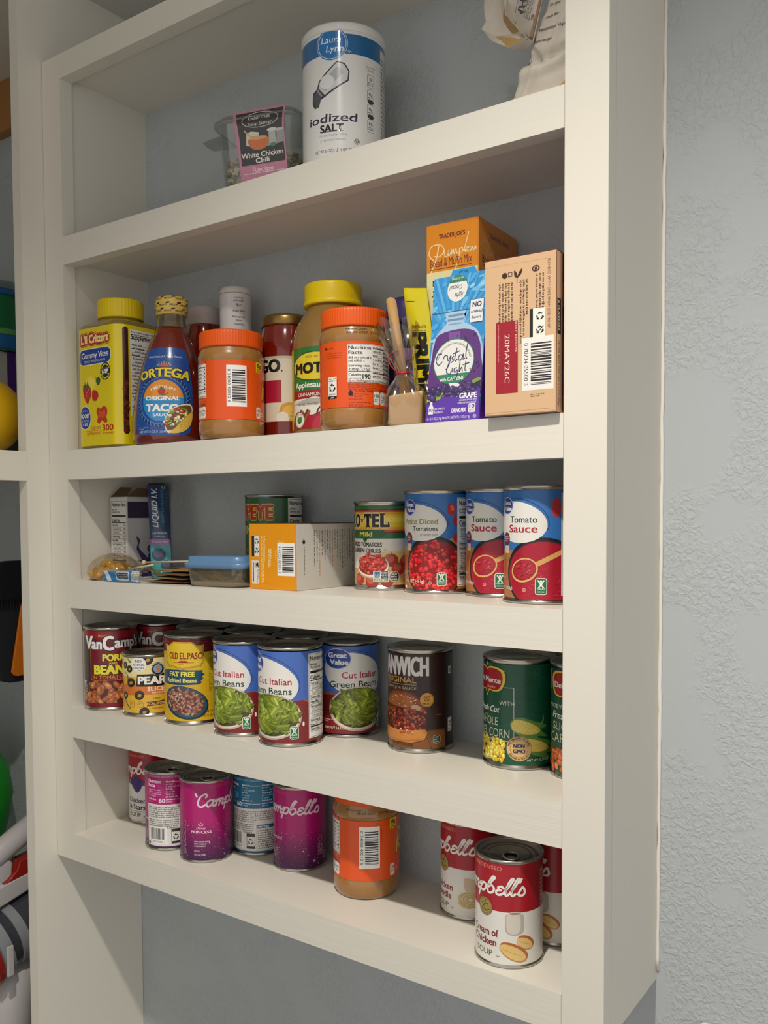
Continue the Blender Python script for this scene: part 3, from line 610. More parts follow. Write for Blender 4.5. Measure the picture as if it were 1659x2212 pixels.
# ---- red-and-white / pink soup labels
SCR = dict(C=(1.2, [[(1.1, 1.45), (1.25, 1.75), (1., 1.95), (.55, 1.6), (.32, .9), (.4, .2), (.75, 0), (1.15, .35)], [(-.05, 2.0), (.05, 1.75), (.12, 1.6)]]),
    a=(.98, [[(.8, .82), (.5, 1.), (.15, .7), (.1, .2), (.35, 0), (.65, .35), (.85, .95)], [(.85, .95), (.72, .3), (.85, .02), (1.05, .2)]]),
    m=(1.2, [[(.0, .7), (.22, .97), (.22, .5), (.1, 0)], [(.15, .4), (.45, .97), (.6, .8), (.5, 0)], [(.55, .4), (.85, .97), (1.02, .8), (.92, .2), (1.05, 0), (1.22, .2)]]),
    p=(.85, [[(.02, .6), (.26, 1.), (.2, .3), (.0, -.75)], [(.22, .45), (.5, .98), (.8, .8), (.75, .3), (.45, 0), (.2, .2)]]),
    b=(.86, [[(.12, .4), (.45, 1.4), (.72, 1.9), (.58, 2.05), (.32, 1.5), (.13, .5), (.3, 0), (.65, .15), (.75, .65), (.5, .95), (.25, .75)]]),
    e=(.72, [[(.72, .8), (.52, 1.), (.25, .85), (.35, .6), (.52, .55)], [(.45, .55), (.12, .4), (.2, .05), (.48, 0), (.75, .25)]]),
    l=(.5, [[(.08, .35), (.48, 1.3), (.72, 1.9), (.6, 2.05), (.38, 1.5), (.17, .4), (.28, 0), (.52, .2)]]),
    q=(.22, [[(.4, 2.0), (.3, 1.6)]]), s=(.7, [[(.02, .2), (.35, 1.), (.6, .45), (.48, .05), (.12, .06)]]))
def script(A, word, x, y, kx, ky, wd, col, shx=.12):
    for ch in word:
        adv, st = SCR[ch]
        for p in st:
            q = catmull([((x+px*kx+py*ky*shx), y+py*ky) for px, py in p], 6); A.line(q, wd, col)
            for e in (q[0], q[-1]): A.ell(e[0], e[1], wd/2, wd/2, col, n=8)
        x += adv*kx
    return x
CW = sum(SCR[c][0] for c in 'Campbellqs')
def leaf(A, x, y, c): 
    for t in (40, 90, 140): A.line([(x, y), (x+2.6*math.cos(R(t)), y+2.6*math.sin(R(t)))], .5, c)
def soup(A, d, l1, l2, pic, dark='#7a1226'):
    A.rect(-103, 3.5, 206, 95, '#e0dcd4'); A.rect(-103, 53, 206, 45.5, '#a50f20')
    kx = 11.; script(A, 'Campbellqs', 14-CW*kx+d+1.5, 69, kx, 7.8, 2.15, '#ebe6de')
    A.t('CONDENSED', -6.6+d, 91.5, 3.4, '#d9907a', w=40, al='r'); A.ell(-24+d, 55, 8.4, 8.6, '#5c4a1c'); A.ell(-24+d, 55, 7.9, 8.1, '#a18a4a'); A.ring(-24+d, 55, 6.8, 7, .35, '#6a5826')
    for p in ([(-28, 51), (-25, 56), (-23, 61)], [(-25, 57), (-21, 58), (-20, 55)], [(-26, 52), (-22, 51), (-19, 53)], [(-28, 57), (-26, 59)]): A.line([(x+d, y) for x, y in p], .9, '#54451c')
    A.t(l1, (-10 if pic != 'stars' else -8)+d, 28.5, 6.8, dark, w=31, al='r', b=.025); A.t(l2, (-12 if pic != 'stars' else -9)+d, 19.5, 6.8, dark, w=29, al='r', b=.025)
    A.t('SOUP', -16+d, 9.5, 5.4, '#6f6a48' if pic != 'stars' else '#4a4438', w=20.5, al='r', b=.02); leaf(A, -10.5+d, 9.5, '#7f7a58')
    if pic == 'cream':
        A.poly([(x+d, y) for x, y in catmull([(-1.5, 52), (12.5, 52), (14.5, 42), (14, 35), (9, 31.5), (2, 31.5), (-3, 35), (-3.5, 42)], 4, True)], '#b9aea2'); A.poly([(x+d, y) for x, y in catmull([(-1, 51), (9, 51), (11, 42), (9, 34), (2, 33), (-1.5, 36), (-2.4, 43)], 4, True)], '#d3cabe'); A.ell(5.5+d, 52, 7.2, 1.5, '#e2dace'); A.ell(5.5+d, 52, 6, 1, '#8c7f66')
        for cx, cy, rx, ry, ro in ((16, 24, 9.5, 5.6, -28), (4.5, 15.5, 14.5, 7, -26)):
            A.ell(cx+d, cy-.6, rx, ry, '#b8843c', ro); A.ell(cx+.8+d, cy+1, rx, ry*.92, '#b5622a', ro); A.ell(cx-.6+d, cy-.4, rx*.93, ry*.82, '#dcbb74', ro); A.line([(cx-rx*.7+d, cy+rx*.2), (cx+rx*.5+d, cy-rx*.25)], .5, '#bf9a54')
    elif pic == 'noodle':
        A.poly([(x+d, y) for x, y in catmull([(3, 44), (14, 43), (18, 36), (14, 30), (5, 30)], 4, True)], '#c9b094')
        for k in range(7):
            r = 11-k*1.5; A.line([(10+d+r*1.2*math.cos(R(t)), 22+r*.75*math.sin(R(t))) for t in range(0, 370, 15)], 1.5, ('#cdb88a', '#b59c68')[k % 2])
        A.line([(-4+d, 18), (2+d, 14), (10+d, 13)], 1.4, '#c9b484', 5)
    else:
        A.poly([(x+d, y) for x, y in catmull([(-30, 61), (-26, 65), (-19, 65), (-17, 61), (-8, 59), (-7, 57), (-13, 53), (-16, 47), (-21, 43), (-26, 46), (-29, 52), (-36, 54), (-36, 58)], 4, True)], '#38246e'); A.ell(-35+d, 57, .8, 1.6, '#e0dcd4'); A.rect(-46+d, 16.2, 40, 1.2, '#a8a298')
    A.words(36, 90, 12, 20, 4, '#b9a49c' if 0 else '#d9c0b8', .5)
def pink(A, d, title=None):
    A.rect(-103, 3.5, 206, 95, '#b00d6c'); n = 14
    for i in range(n):
        k = i/(n-1); A.rect(-103, 3.5+(46/n)*(n-1-i), 206, 46/n+.02, '#%02x%02x%02x' % tuple(int(a+(b-a)*k) for a, b in ((170, 66), (13, 18), (106, 70))))
    A.scatter(230, in_box(-60, 5, 60, 50), lambda x, y, g: [(blob(x, y, *(lambda q: (q, q))(.18+.5*g.random()**4), 0, 6), g.choice(('#e8c8dc', '#d99cc0', '#f0e4ec')))], 11, span=2)
    script(A, 'Campbellqs', 14-CW*11+d, 69, 11., 7.8, 2.1, '#e9d3dc'); A.t('CONDENSED', d-40, 91.5, 3, '#c24a6a', w=26)
    if title:
        A.line([(-9, 46), (-9.6, 49), (-8, 47.6), (-6.5, 50), (-5, 47.6), (-3.4, 49), (-4, 46), (-9, 46)], .5, '#e9d3dc'); A.t('Disney', -6.5, 41.5, 3, '#f0e6ec', w=11, sh=.25); A.t('PRINCESS', -6.5, 36.6, 3.2, '#f0e6ec', w=25, b=.02)
        for i, tx in enumerate(('COOL SHAPES PASTA', 'WITH CHICKEN IN', 'CHICKEN BROTH')): A.t(tx, -15, 25.5-i*2.7, 1.7, '#e9d3dc', al='l', w=(19, 15, 14)[i], b=.02)
        A.t('NET WT:', -15, 13.5, 2.2, '#e9d3dc', al='l', w=7); A.t('10.5 OZ (298g)', -15, 9.6, 2.2, '#e9d3dc', al='l', w=14)
        for i in range(5): A.rr(-31.5, 10+i*8.4, 4.2, 6.4, 1, '#c59ab4'); A.rr(-31, 10.5+i*8.4, 3.2, 5.4, .8, '#4a1646')
    else:
        A.t('PRINCESS', -34, 37, 3, '#e9d3dc', w=22, b=.02); A.words(-44, 27, 14, 5, 2.6, '#d9b8cc')
        A.ring(27, 36, 3.6, 3.6, .4, '#d9b8cc'); A.words(23, 31, 9, 5, 2.8, '#d9b8cc'); A.words(31, 20, 9, 4, 2.4, '#c59ab4'); A.rect(16, 10, 3, 3, '#c59ab4')
def soupfacts(A, hue, d=0, seed=1):
    pink(A, 60) if hue == 'pink' else A.rect(-103, 3.5, 206, 95, '#24607c')
    c, hi = ('#b00d6c', '#e3a6c6') if hue == 'pink' else ('#11698c', '#8cc8dc'); x = -33+d
    A.rect(x, 6, 76, 90, '#dfdcd6'); A.rect(x, 59, 76, 37.5, c); A.t('COOL SHAPES PASTA WITH CHICKEN IN CHICKEN BROTH', x+38, 93, 2.4, hi, w=70, b=.01)
    A.t('Nutrition', x+2, 86, 4, '#f0dce6', al='l', w=19, b=.03); A.t('Facts', x+2, 80.6, 4, '#f0dce6', al='l', w=11, b=.03)
    A.words(x+2, 79, 18, 4, 2.6, hi, seed=2); A.t('Calories', x+2, 64, 2.8, '#f0dce6', al='l', w=12, b=.02); A.words(x+2, 63.4, 12, 1, 2, hi); A.t('60', x+22, 61.5, 5, '#f0dce6', w=8, b=.04, al='c')
    for j in range(2):
        for i in range(9): A.words(x+27+j*26, 90-i*3.2, 22*(.55+.4*((i*7) % 5)/5), 1, 2.7, hi if i % 3 else '#f0dce6', .5, seed=i+j*20); 
        for i in (0, 7): A.rect(x+27+j*26, 87.2-i*3.2, 24, .5, '#f0dce6')
    A.words(x+2, 57, 72, 6, 2.5, '#3c3a38', .5, seed=5); A.words(x+2, 41, 40, 5, 2.5, '#3c3a38', .5, seed=7)
    A.barcode(x+2, 9, 26, 21, digits='5 1000 18002 9'); A.rect(x+33, 9, 11, 19, '#35322f'); A.rect(x+33.6, 12, 9.8, 12, '#dfdcd6'); A.recyc(x+38.5, 17.6, 3.6, '#2a2826')
    A.rect(x+46, 7, 29, 32, '#2f2d2c'); A.rect(x+46.3, 7.3, 28.4, 31.4, '#dfdcd6'); A.rect(x+46.3, 34.6, 28.4, 4, c); A.t('DIRECTIONS', x+47.5, 35.4, 2.2, '#f0f0ee', al='l', w=14, b=.03); A.words(x+47.5, 33.4, 25, 9, 2.7, '#33302e', .5, seed=9)
    A.rect(x+1, 7.2, 3, 4, '#35322f')
LAB = {'beans': (L_beans, 0), 'sauce': (L_sauce, 0), 'petite': (L_petite, 0), 'rotel': (L_rotel, 0), 'popeye': (L_popeye, 0), 'vancamp': (L_vancamp, 0), 'pearls': (L_pearls, 0), 'elpaso': (L_elpaso, 0), 'manwich': (L_manwich, 0),
    'corn': (L_corn, 0), 'carrots': (lambda A: L_corn(A, True), 0), 'cream': (lambda A: soup(A, 0, 'Cream of', 'Chicken', 'cream'), 0), 'noodle': (lambda A: soup(A, -10, 'Chicken', 'Noodle', 'noodle'), 0), 'third': (lambda A: soup(A, -21, 'Cream of', 'Chicken', 'cream'), 0),
    'stars': (lambda A: soup(A, -1, 'Chicken', '& Stars', 'stars', '#1a1f4c'), 0), 'princess': (lambda A: pink(A, 57.5, True), 0), 'pink': (lambda A: pink(A, 11), 0), 'factpink': (lambda A: soupfacts(A, 'pink'), 0), 'factblue': (lambda A: soupfacts(A, 'blue', -16, 4), 0)}
def can(name, label, cat, shelf, x, y, r, h, key, group=None, tab=False, turn=0., band=4.6, dz=0.):
    t = thing(name, label, cat, (x, y, Z[shelf]), facing(x, y)+R(turn), group)
    e = .0009
    prof = [(r-.004, .0016), (r-.0022, .0004), (r-.0006, 0), (r+e*.4, .0008), (r+e*.4, .0026), (r-.0008, .0034), (r-.0008, h-.0036), (r+e*.4, h-.003), (r+e*.6, h-.0012), (r, h), (r-.0016, h-.0002), (r-.0024, h-.0014), (r-.0028, h-.0044)]
    obj('can_body', lathe(prof, 72), steel, t, True)
    R_ = r-.003; z = h-.0044
    lid = lathe([(R_, z), (R_-.002, z-.0002), (R_-.003, z+.0006), (R_-.0045, z+.0006), (R_-.0055, z-.0003), (R_*.72, z-.0003), (R_*.70, z+.0004), (R_*.66, z+.0004), (R_*.64, z-.0004), (R_*.35, z-.0004), (0, z-.0004)], 64, cap=False)
    lo = obj('lid', lid, steel_d, t, True)
    if tab:
        bm = bmesh.new(); a0 = R(tab); c, s = math.cos(a0), math.sin(a0)
        pts = [(.0085*math.cos(q)*1.15+R_*.42, .0075*math.sin(q), z+.0016) for q in [2*math.pi*i/22 for i in range(22)]]
        tube([(px*c-py*s, px*s+py*c, pz) for px, py, pz in pts], .0017, 8, bm, True)
        tube([((R_*q)*c, (R_*q)*s, z+.0012) for q in (.5, .66, .8)], [.0042, .0034, .002], 10, bm, flat=.3)
        obj('pull_tab', bm, steel, t, True)
    if key not in LABELS:
        A = Art(); LAB[key][0](A)
        LABELS[key] = A.build('paper_label', on_cyl(r-.0006), t, PAPER, sx=3.2, clip=(-math.pi*r/MM, band-.6, math.pi*r/MM, h/MM-band+.4))
    else:
        o = LABELS[key].copy(); COL.objects.link(o); o.parent = t
    return t
GB = 'green bean tins'
can('food_can', 'red tin of pork and beans at the far left of its shelf', 'can', 'z4t', -.6575, .0385, .0343, .108, 'vancamp', 'pork and bean tins')
can('food_can', 'red pork and beans tin standing behind the short yellow olive tin', 'can', 'z4t', -.6345, .1045, .0343, .108, 'vancamp', 'pork and bean tins', turn=-4)
can('food_can', 'dark red tin mostly hidden behind the yellow refried beans tin', 'can', 'z4t', -.5525, .1045, .0343, .108, 'vancamp', 'pork and bean tins', turn=-12)
can('food_can', 'short yellow and orange tin of sliced olives with white round badge', 'can', 'z4t', -.5865, .0425, .0335, .0785, 'pearls')
can('food_can', 'yellow refried beans tin with a dark red roof tile band', 'can', 'z4t', -.508, .0465, .0364, .108, 'elpaso')
can('food_can', 'blue green bean tin next to the yellow refried beans tin', 'can', 'z4t', -.4165, .0410, .0364, .1085, 'beans', GB, turn=-42)
can('food_can', 'blue green bean tin at the shelf front showing its nutrition panel', 'can', 'z4t', -.3415, .0365, .0361, .1088, 'beans', GB, turn=-39)
can('food_can', 'blue green bean tin farthest right, its whole oval logo showing', 'can', 'z4t', -.3120, .1045, .0348, .1075, 'beans', GB, turn=21)
can('food_can', 'blue tin behind the gap between the refried beans and green beans', 'can', 'z4t', -.4625, .1035, .0354, .1085, 'beans', GB, turn=-80)
can('food_can', 'blue tin in the back row behind the two front green bean tins', 'can', 'z4t', -.3845, .1045, .0340, .1085, 'beans', GB, turn=-120)
can('food_can', 'dark brown sloppy joe sauce tin with a burger picture', 'can', 'z4t', -.2076, .0972, .0358, .110, 'manwich')
can('food_can', 'green tin of whole kernel corn with corn cobs on its label', 'can', 'z4t', -.0915, .1022, .0366, .1095, 'corn')
can('food_can', 'green carrot tin half hidden by the right stile', 'can', 'z4t', -.0170, .1015, .0366, .1095, 'carrots')
can('food_can', 'tin of diced tomatoes and green chilies with yellow and green bands', 'can', 'z3t', -.2605, .1050, .0338, .0975, 'rotel')
TS = 'tomato tins on the middle shelf'
can('food_can', 'blue tin of petite diced tomatoes, leftmost of three blue tomato tins', 'can', 'z3t', -.1878, .1025, .0365, .1078, 'petite', TS)
can('food_can', 'middle blue tin of tomato sauce, between the other two blue tins', 'can', 'z3t', -.1123, .1025, .0366, .1080, 'sauce', TS)
can('food_can', 'blue tin of tomato sauce at the right end, against the stile', 'can', 'z3t', -.0480, .0625, .0366, .1086, 'sauce', TS)
can('food_can', 'green spinach tin standing behind the orange and white tea box', 'can', 'z3t', -.4255, .1040, .0352, .1075, 'popeye')
SG = 'red and white soup tins'; PG = 'pink and blue soup tins'
can('soup_can', 'cream of chicken soup tin at the front right of the bottom shelf', 'can', 'z5t', -.0721, .0421, .0326, .1016, 'cream', SG, tab=-82, band=3.4)
can('soup_can', 'chicken noodle soup tin behind the cream of chicken tin', 'can', 'z5t', -.1500, .1060, .0327, .1016, 'noodle', SG, tab=-70, band=3.4)
can('soup_can', 'red and white soup tin squeezed in against the right stile', 'can', 'z5t', -.0530, .1066, .0327, .1016, 'third', SG, tab=-70, band=3.4)
can('soup_can', 'chicken and stars soup tin alone in the back left corner', 'can', 'z5t', -.6595, .1060, .0327, .1016, 'stars', SG, tab=-60, band=3.4)
can('soup_can', 'pink soup tin turned to its nutrition panel and barcode', 'can', 'z5t', -.5635, .0549, .0327, .0995, 'factpink', PG, tab=-75, band=3.4)
can('soup_can', 'pink and purple soup tin with a small crown in sparkles', 'can', 'z5t', -.4965, .0525, .0322, .1005, 'princess', PG, tab=-78, band=3.4)
can('soup_can', 'blue topped soup tin turned to its back label, standing at the rear', 'can', 'z5t', -.4580, .1065, .0325, .1010, 'factblue', PG, tab=-75, band=3.4)
can('soup_can', 'pink and purple soup tin beside the peanut butter jar', 'can', 'z5t', -.3825, .0980, .0323, .1010, 'pink', PG, tab=-75, band=3.4)
# ------------------------------------------------------------------ jars and bottles
def interp(prof, z):
    for (r0, z0), (r1, z1) in zip(prof, prof[1:]):
        if z0 <= z <= z1 and z1 > z0: return r0+(r1-r0)*(z-z0)/(z1-z0)
    return prof[-1][0] if z > prof[-1][1] else prof[0][0]
def on_lathe(prof):
    def fn(x, y, o):
        r = interp(prof, y*MM)+.0004; a = x*MM/r; return Vector(((r+o)*math.sin(a), -(r+o)*math.cos(a), y*MM))
    return fn
def ridged_lid(r, z0, z1, m, parent, n=72, depth=.018, name='lid', dome=.0015):
    prof = [(r*.93, z0), (r*.995, z0+.0006), (r, z0+.002), (r, z1-.003), (r*.985, z1-.001), (r*.95, z1), (r*.9, z1), (r*.86, z1-.0008), (0, z1-.0008)]
    bm = bmesh.new(); seg = n*3; rings = []
    for k, (q, z) in enumerate(prof):
        rings.append([bm.verts.new(((q*(1-(depth if i % 3 == 0 and 2 <= k <= 3 else 0)))*math.cos(2*math.pi*i/seg), (q*(1-(depth if i % 3 == 0 and 2 <= k <= 3 else 0)))*math.sin(2*math.pi*i/seg), z)) for i in range(seg)] if q > 1e-6 else [bm.verts.new((0, 0, z))])
    for a, b in zip(rings, rings[1:]):
        for i in range(seg):
            j = (i+1) % seg
            bm.faces.new((a[i], a[j], b[j], b[i]) if len(b) > 1 else (a[i], a[j], b[0]))
    bm.faces.new(rings[0])
    return obj(name, bm, m, parent, True, sharp=R(35))
pb_m = mat('peanut_butter_in_clear_plastic', '#9c6d34', .32, coat=1.)
bumpy(pb_m, 40, .05, .001)
orange = mat('orange_plastic', '#e2570d', .38)
def pb_facts(A, x, w, seed=1):
    A.rect(x, 47, w, 38, '#e8e4de'); A.frame(x+.4, 47.4, w-.8, 37.2, .3, '#191919')
    A.t('Nutrition', x+1.5, 79.6, 3.6, '#191919', al='l', w=w*.36, b=.03); A.t('Facts', x+1.5, 74.8, 3.6, '#191919', al='l', w=w*.22, b=.03)
    A.words(x+1.5, 73.6, w*.36, 2, 3.2, '#55504c', .5); A.t('Serving size', x+1.5, 62.4, 2.4, '#191919', al='l', w=w*.34, b=.03); A.t('2 tbsp. (32g)', x+1.5, 58.8, 2.4, '#191919', al='l', w=w*.34, b=.03)
    A.rect(x+1.2, 57.3, w*.38, .7, '#191919'); A.t('Calories', x+1.5, 53, 2.8, '#191919', al='l', w=w*.2, b=.03); A.t('per serving', x+1.5, 50, 1.6, '#191919', al='l', w=w*.2); A.t('190', x+w*.31, 50.4, 4.6, '#191919', b=.03)
    for j in (0, 1):
        q = x+w*(.42+.29*j); A.rect(q, 80.5, w*.27, .8, '#191919'); A.words(q, 83.4, w*.27, 1, 2, '#191919', .6)
        for i in range(7): A.rect(q, 76.4-i*4.1, w*.27, .9 if i == 5 else .22, '#191919'); A.words(q, 80-i*4.1, w*.18, 1, 2.8, '#33302e', .55, seed=i+j*9); A.rect(q+w*.23, 77.4-i*4.1, w*.035, 1.6, '#33302e')
    A.words(x+1.5, 50, w-3, 2, 2, '#55504c', .5)
def pb_tiles(A, xs, y=28):
    for i, x in enumerate(xs): A.rr(x, y-4, 7.6, 13, 2, '#e8e4de'); A.t(('190', '3.5g', '140mg', '3g')[i % 4], x+3.8, y+3.4, 3 if i == 0 else 2.2, '#191919', w=5.6, b=.03); A.words(x+1, y+2.6, 5.6, 2, 1.9, '#191919', .55)
def L_pbA(A):
    A.rect(-119, 22, 238, 66, '#e0500e'); pb_facts(A, -92, 60.5); A.words(-44, 44, 12, 2, 2, '#8c2c08'); A.t('PER 2 TBSP SERVING', -32, 37, 3, '#3a1408', w=40, al='r', b=.02); pb_tiles(A, (-56, -48.2, -40.4)); A.words(-56, 24.5, 16, 1, 1.6, '#3a1408')
    A.rect(-33, 84.5, .8, 3, '#191919'); A.barcode(-5.5, 36, 23, 46, vert=1, digits='0 34000 40012 6'); A.words(18, 80, 1.5, 1, 1.4, '#8c2408', rot=1); A.t('PRINTED IN U.S.A.', 19.5, 78, 1.1, '#8c2408', w=14, al='l', rot=-90)
    A.poly([(31, 87.5), (43, 87.5), (43, 75.5), (39.5, 78), (36, 75), (33, 77.5), (31, 75.5)], '#e3c41c'); A.t('8g', 37, 82, 4, '#191919', w=7.5, b=.04); A.words(33, 81.4, 8, 2, 2, '#191919', .55)
    lt = [(44, 46), (46, 58), (50, 71), (56, 69), (54, 60), (48, 57), (56, 47)]
    A.line(lt, 5.4, '#2a1408', 6); A.line([(x-.6, y+.6) for x, y in lt], 3.4, '#e6c720', 6)
    A.t("eese's", 57, 47, 18, '#2a1408', w=50, al='l', b=.06, sh=.2); A.t("eese's", 56.4, 47.8, 18, '#e6c720', w=50, al='l', b=.03, sh=.2)
    pb_tiles(A, (31,)); A.words(41, 32, 3, 2, 2.4, '#e8e4de')
def L_pbB(A):
    A.rect(-119, 22, 238, 66, '#e0500e'); pb_facts(A, -7.5, 64)
    A.words(-32, 83, 16, 1, 2, '#4a1606', .6); A.ell(-33.5, 82, 1.5, 1.5, '#4a1606'); A.words(-31, 78, 18, 3, 2.2, '#a83a10', .5)
    A.rect(-30, 31, 11, 22, '#e8e4de'); A.words(-29, 52.5, 9, 2, 2, '#191919', .6); A.recyc(-24.5, 42, 4.2, '#191919'); A.rect(-30, 31, 11, 3, '#191919'); A.t('PLASTIC', -24.5, 34.8, 1.6, '#191919', w=8.5, b=.03); A.t('JAR', -24.5, 31.7, 1.5, '#e8e4de', w=4, b=.03); A.rect(-18.4, 33, .5, 18, '#8c2408')
    A.words(-6.5, 46, 62, 4, 1.7, '#8c2408', .55, seed=4); A.t('The Hershey Company', -.5, 37.2, 1.9, '#191919', al='l', w=20, b=.02); A.words(-.5, 36.6, 14, 2, 2.2, '#8c2408', .5)
    A.poly([(-6.5, 36), (-6, 33.4), (-2, 33.4), (-1.5, 36), (-4, 40)], '#191919'); A.words(-6, 31.4, 24, 1, 2, '#8c2408', .6); A.words(-6, 28.4, 22, 2, 2.4, '#8c2408', .6, seed=2); A.words(-6, 24, 46, 1, 1.6, '#8c2408', .6)
    A.t('PER 2 TBSP SERVING', 28, 38, 2.6, '#3a1408', al='l', w=26, b=.02); pb_tiles(A, (20, 28.6, 37.2), 29)
def pb_jar(label, shelf, x, y, r, turn, key, dark=False):
    t = thing('peanut_butter_jar', label, 'jar', (x, y, Z[shelf]), facing(x, y)+R(turn), 'peanut butter jars with orange lids')
    prof = [(r*.5, .0012), (r*.82, .0004), (r*.93, .0014), (r*.99, .007), (r, .012), (r, .0205), (r*.985, .0215), (r*.985, .0885), (r, .0895), (r, .094), (r*.975, .099), (r*.91, .103), (r*.905, .108)]
    rib = lathe(prof, 96, fn=lambda a: 1)
    for v in rib.verts:      # slanted flutes near the foot
        q = v.co.z
        if .004 < q < .0185: k = 1-.012*max(0, math.sin(math.atan2(v.co.y, v.co.x)*22+q*260))*math.sin(math.pi*(q-.004)/.0145); v.co.x *= k; v.co.y *= k
    obj('jar_body', rib, pb_m, t, True)
    ridged_lid(r*.962, .1035, .1225, orange, t)
    A = Art(); (L_pbA if key == 'A' else L_pbB)(A); A.build('wrap_label', on_cyl(r*.9865+.0003), t, PAPER, clip=(-118, 22, 118, 88))
    B = Art(); B.t('49FWK2248F', 2, 99.2, 1.9, '#4a3418', w=22) if key == 'B' else B.t('49FWK2218F', -12, 98.6, 1.6, '#5a4420', w=18)
    B.t('BB 05 2027  2114g', 10, 95.6, 2.2, '#4a3418', w=36)
    if key == 'B' or dark: B.build('date_code', on_lathe([(p, q) for p, q in prof[8:]]), t, PAPER, sy=1.5)
    return t
pb_jar('orange lidded peanut butter jar between taco sauce and red pasta sauce, barcode showing', 'z2t', -.4258, .0345, .0376, 0, 'A')
pb_jar('orange lidded peanut butter jar in front of the yellow lidded applesauce jar', 'z2t', -.2475, .0345, .0362, 0, 'B')
pb_jar('orange lidded peanut butter jar by itself on the bottom shelf', 'z5t', -.2725, .0847, .0377, -4, 'A', True)

# ---- gummy vitamin bottle (rounded square)
t = thing('vitamin_bottle', 'big yellow square gummy vitamin bottle with yellow lid in the left corner', 'bottle', (-.6350, .0455, Z['z2t']))
HW, HD, RC = .0438, .0395, .016
def rrect_pt(s, hw=HW, hd=HD, rc=RC):
    """point and normal at arc length s measured from the middle of the -Y side towards +X"""
    seg = [hw-rc, math.pi/2*rc, 2*(hd-rc), math.pi/2*rc, 2*(hw-rc), math.pi/2*rc, 2*(hd-rc), math.pi/2*rc, hw-rc]; P = sum(seg); s %= P
    cur = Vector((0, -hd)); d = 0.
    for i, L in enumerate(seg):
        m = min(s, L); di = Vector((math.cos(d), math.sin(d))); n = Vector((math.sin(d), -math.cos(d)))
        if i % 2 == 0: cur = cur+di*m
        else:
            a = m/rc; c = cur-n*rc; n = Vector((math.sin(d+a), -math.cos(d+a))); cur = c+n*rc; d += a
        s -= m
        if s <= 1e-9: return cur, Vector((math.sin(d), -math.cos(d)))
    return cur, n
PER = 2*(2*(HW-RC)+2*(HD-RC))+2*math.pi*RC
bm = bmesh.new(); rings = []; N = 96
for z, k in ((.0006, .90), (0, .94), (.002, .975), (.006, 1), (.150, 1), (.154, .985), (.158, .94), (.1605, .86)):
    rings.append([bm.verts.new((p.x*k, p.y*k, z)) for p in (rrect_pt(PER*i/N)[0] for i in range(N))])
for z, rr_ in ((.1625, .033), (.1645, .0275), (.172, .0268)):
    a0 = [math.atan2(v.co.y, v.co.x) for v in rings[0]]; rings.append([bm.verts.new((rr_*math.cos(a), rr_*math.sin(a), z)) for a in a0])
for a, b in zip(rings, rings[1:]):
    for i in range(N): bm.faces.new((a[i], a[(i+1) % N], b[(i+1) % N], b[i]))
bm.faces.new(rings[0]); bm.faces.new(rings[-1])
obj('bottle_body', bm, mat('amber_tinted_plastic', '#7d6a2c', .25, coat=1.), t, True)
o = ridged_lid(.0292, .1668, .191, mat('yellow_plastic', '#dcc008', .36), t, n=44, depth=.03)
A = Art(); A.rect(-165, 4, 330, 150, '#dcc60c')
def seal(A, x, y, r, c1='#16202c', c2='#d9c90e'): A.ell(x, y, r, r, c1); A.ell(x, y, r*.86, r*.86, c2); A.ell(x, y, r*.72, r*.72, c1); A.rect(x-r*1.02, y-r*.34, r*2.04, r*.7, c1); A.frame(x-r*1.02, y-r*.34, r*2.04, r*.7, .4, c2); A.t('USP', x, y-r*.22, r*.44, '#eeeade', w=r*1.3, b=.04)
A.t("L'il Critters", -2, 134, 10, '#f0de8c', w=60, b=.05, ol='#a81e1a', olw=.26)
A.rr(-38, 106, 72, 21, 9, '#e8e4dc'); A.rr(-37, 107, 70, 19, 8, '#1f3f8c'); A.t('Gummy Vites', -2, 115, 7.2, '#eeebe4', w=59, b=.01); A.t('DAILY MULTIVITAMIN', -2, 109.3, 3, '#c9d4e4', w=46)
seal(A, 21, 96, 11)
A.ell(-13, 82, 13, 11, '#e6cc2a'); A.ell(-13, 82, 10, 8, '#ead84a'); A.poly(catmull([(0, 87), (6, 90), (10, 86), (7, 80), (2, 81)], 4, True), '#2c5a2a'); A.line([(-1, 90), (4, 84)], .8, '#2c5a2a')
A.poly(catmull([(-27, 82), (-15, 80), (-11, 70), (-17, 60), (-21, 58), (-27, 66), (-30, 76)], 4, True), '#b5221c'); A.scatter(26, in_box(-28, 62, -14, 80), lambda x, y, g: [(blob(x, y, .6, .8, 0, 6), '#e08a5c')], 2)
A.poly([(-30, 82), (-26, 80), (-25, 86), (-22, 80), (-19, 87), (-17, 80), (-13, 83), (-18, 77), (-26, 77)], '#2f6a30'); A.poly(catmull([(-8, 74), (2, 72), (5, 66), (-1, 60), (-9, 63)], 4, True), '#b5221c')
A.ell(-26, 40, 13, 15, '#e8e4dc'); A.ell(-26, 40, 12.2, 14.2, '#1f3f8c'); A.t('WITH A', -26, 47.5, 2.6, '#8ca0c8', w=12); A.t('BOOST', -26, 40, 5, '#eeebe4', w=20, b=.03); A.rect(-37, 38.4, 22, .6, '#c23a3a'); A.t('OF VITAMINS', -26, 35, 2.4, '#c9d4e4', w=17); A.t('C & D', -26, 30, 3.4, '#eeebe4', w=10, b=.03)
A.poly(catmull([(2, 52), (9, 50), (16, 53), (23, 50), (24, 44), (22, 39), (24, 33), (18, 32), (12, 35), (6, 31), (1, 34), (3, 40), (0, 45)], 3, True), '#b8361a'); A.poly(catmull([(5, 48), (11, 46), (18, 48), (20, 42), (14, 38), (6, 40)], 3, True), '#d05026')
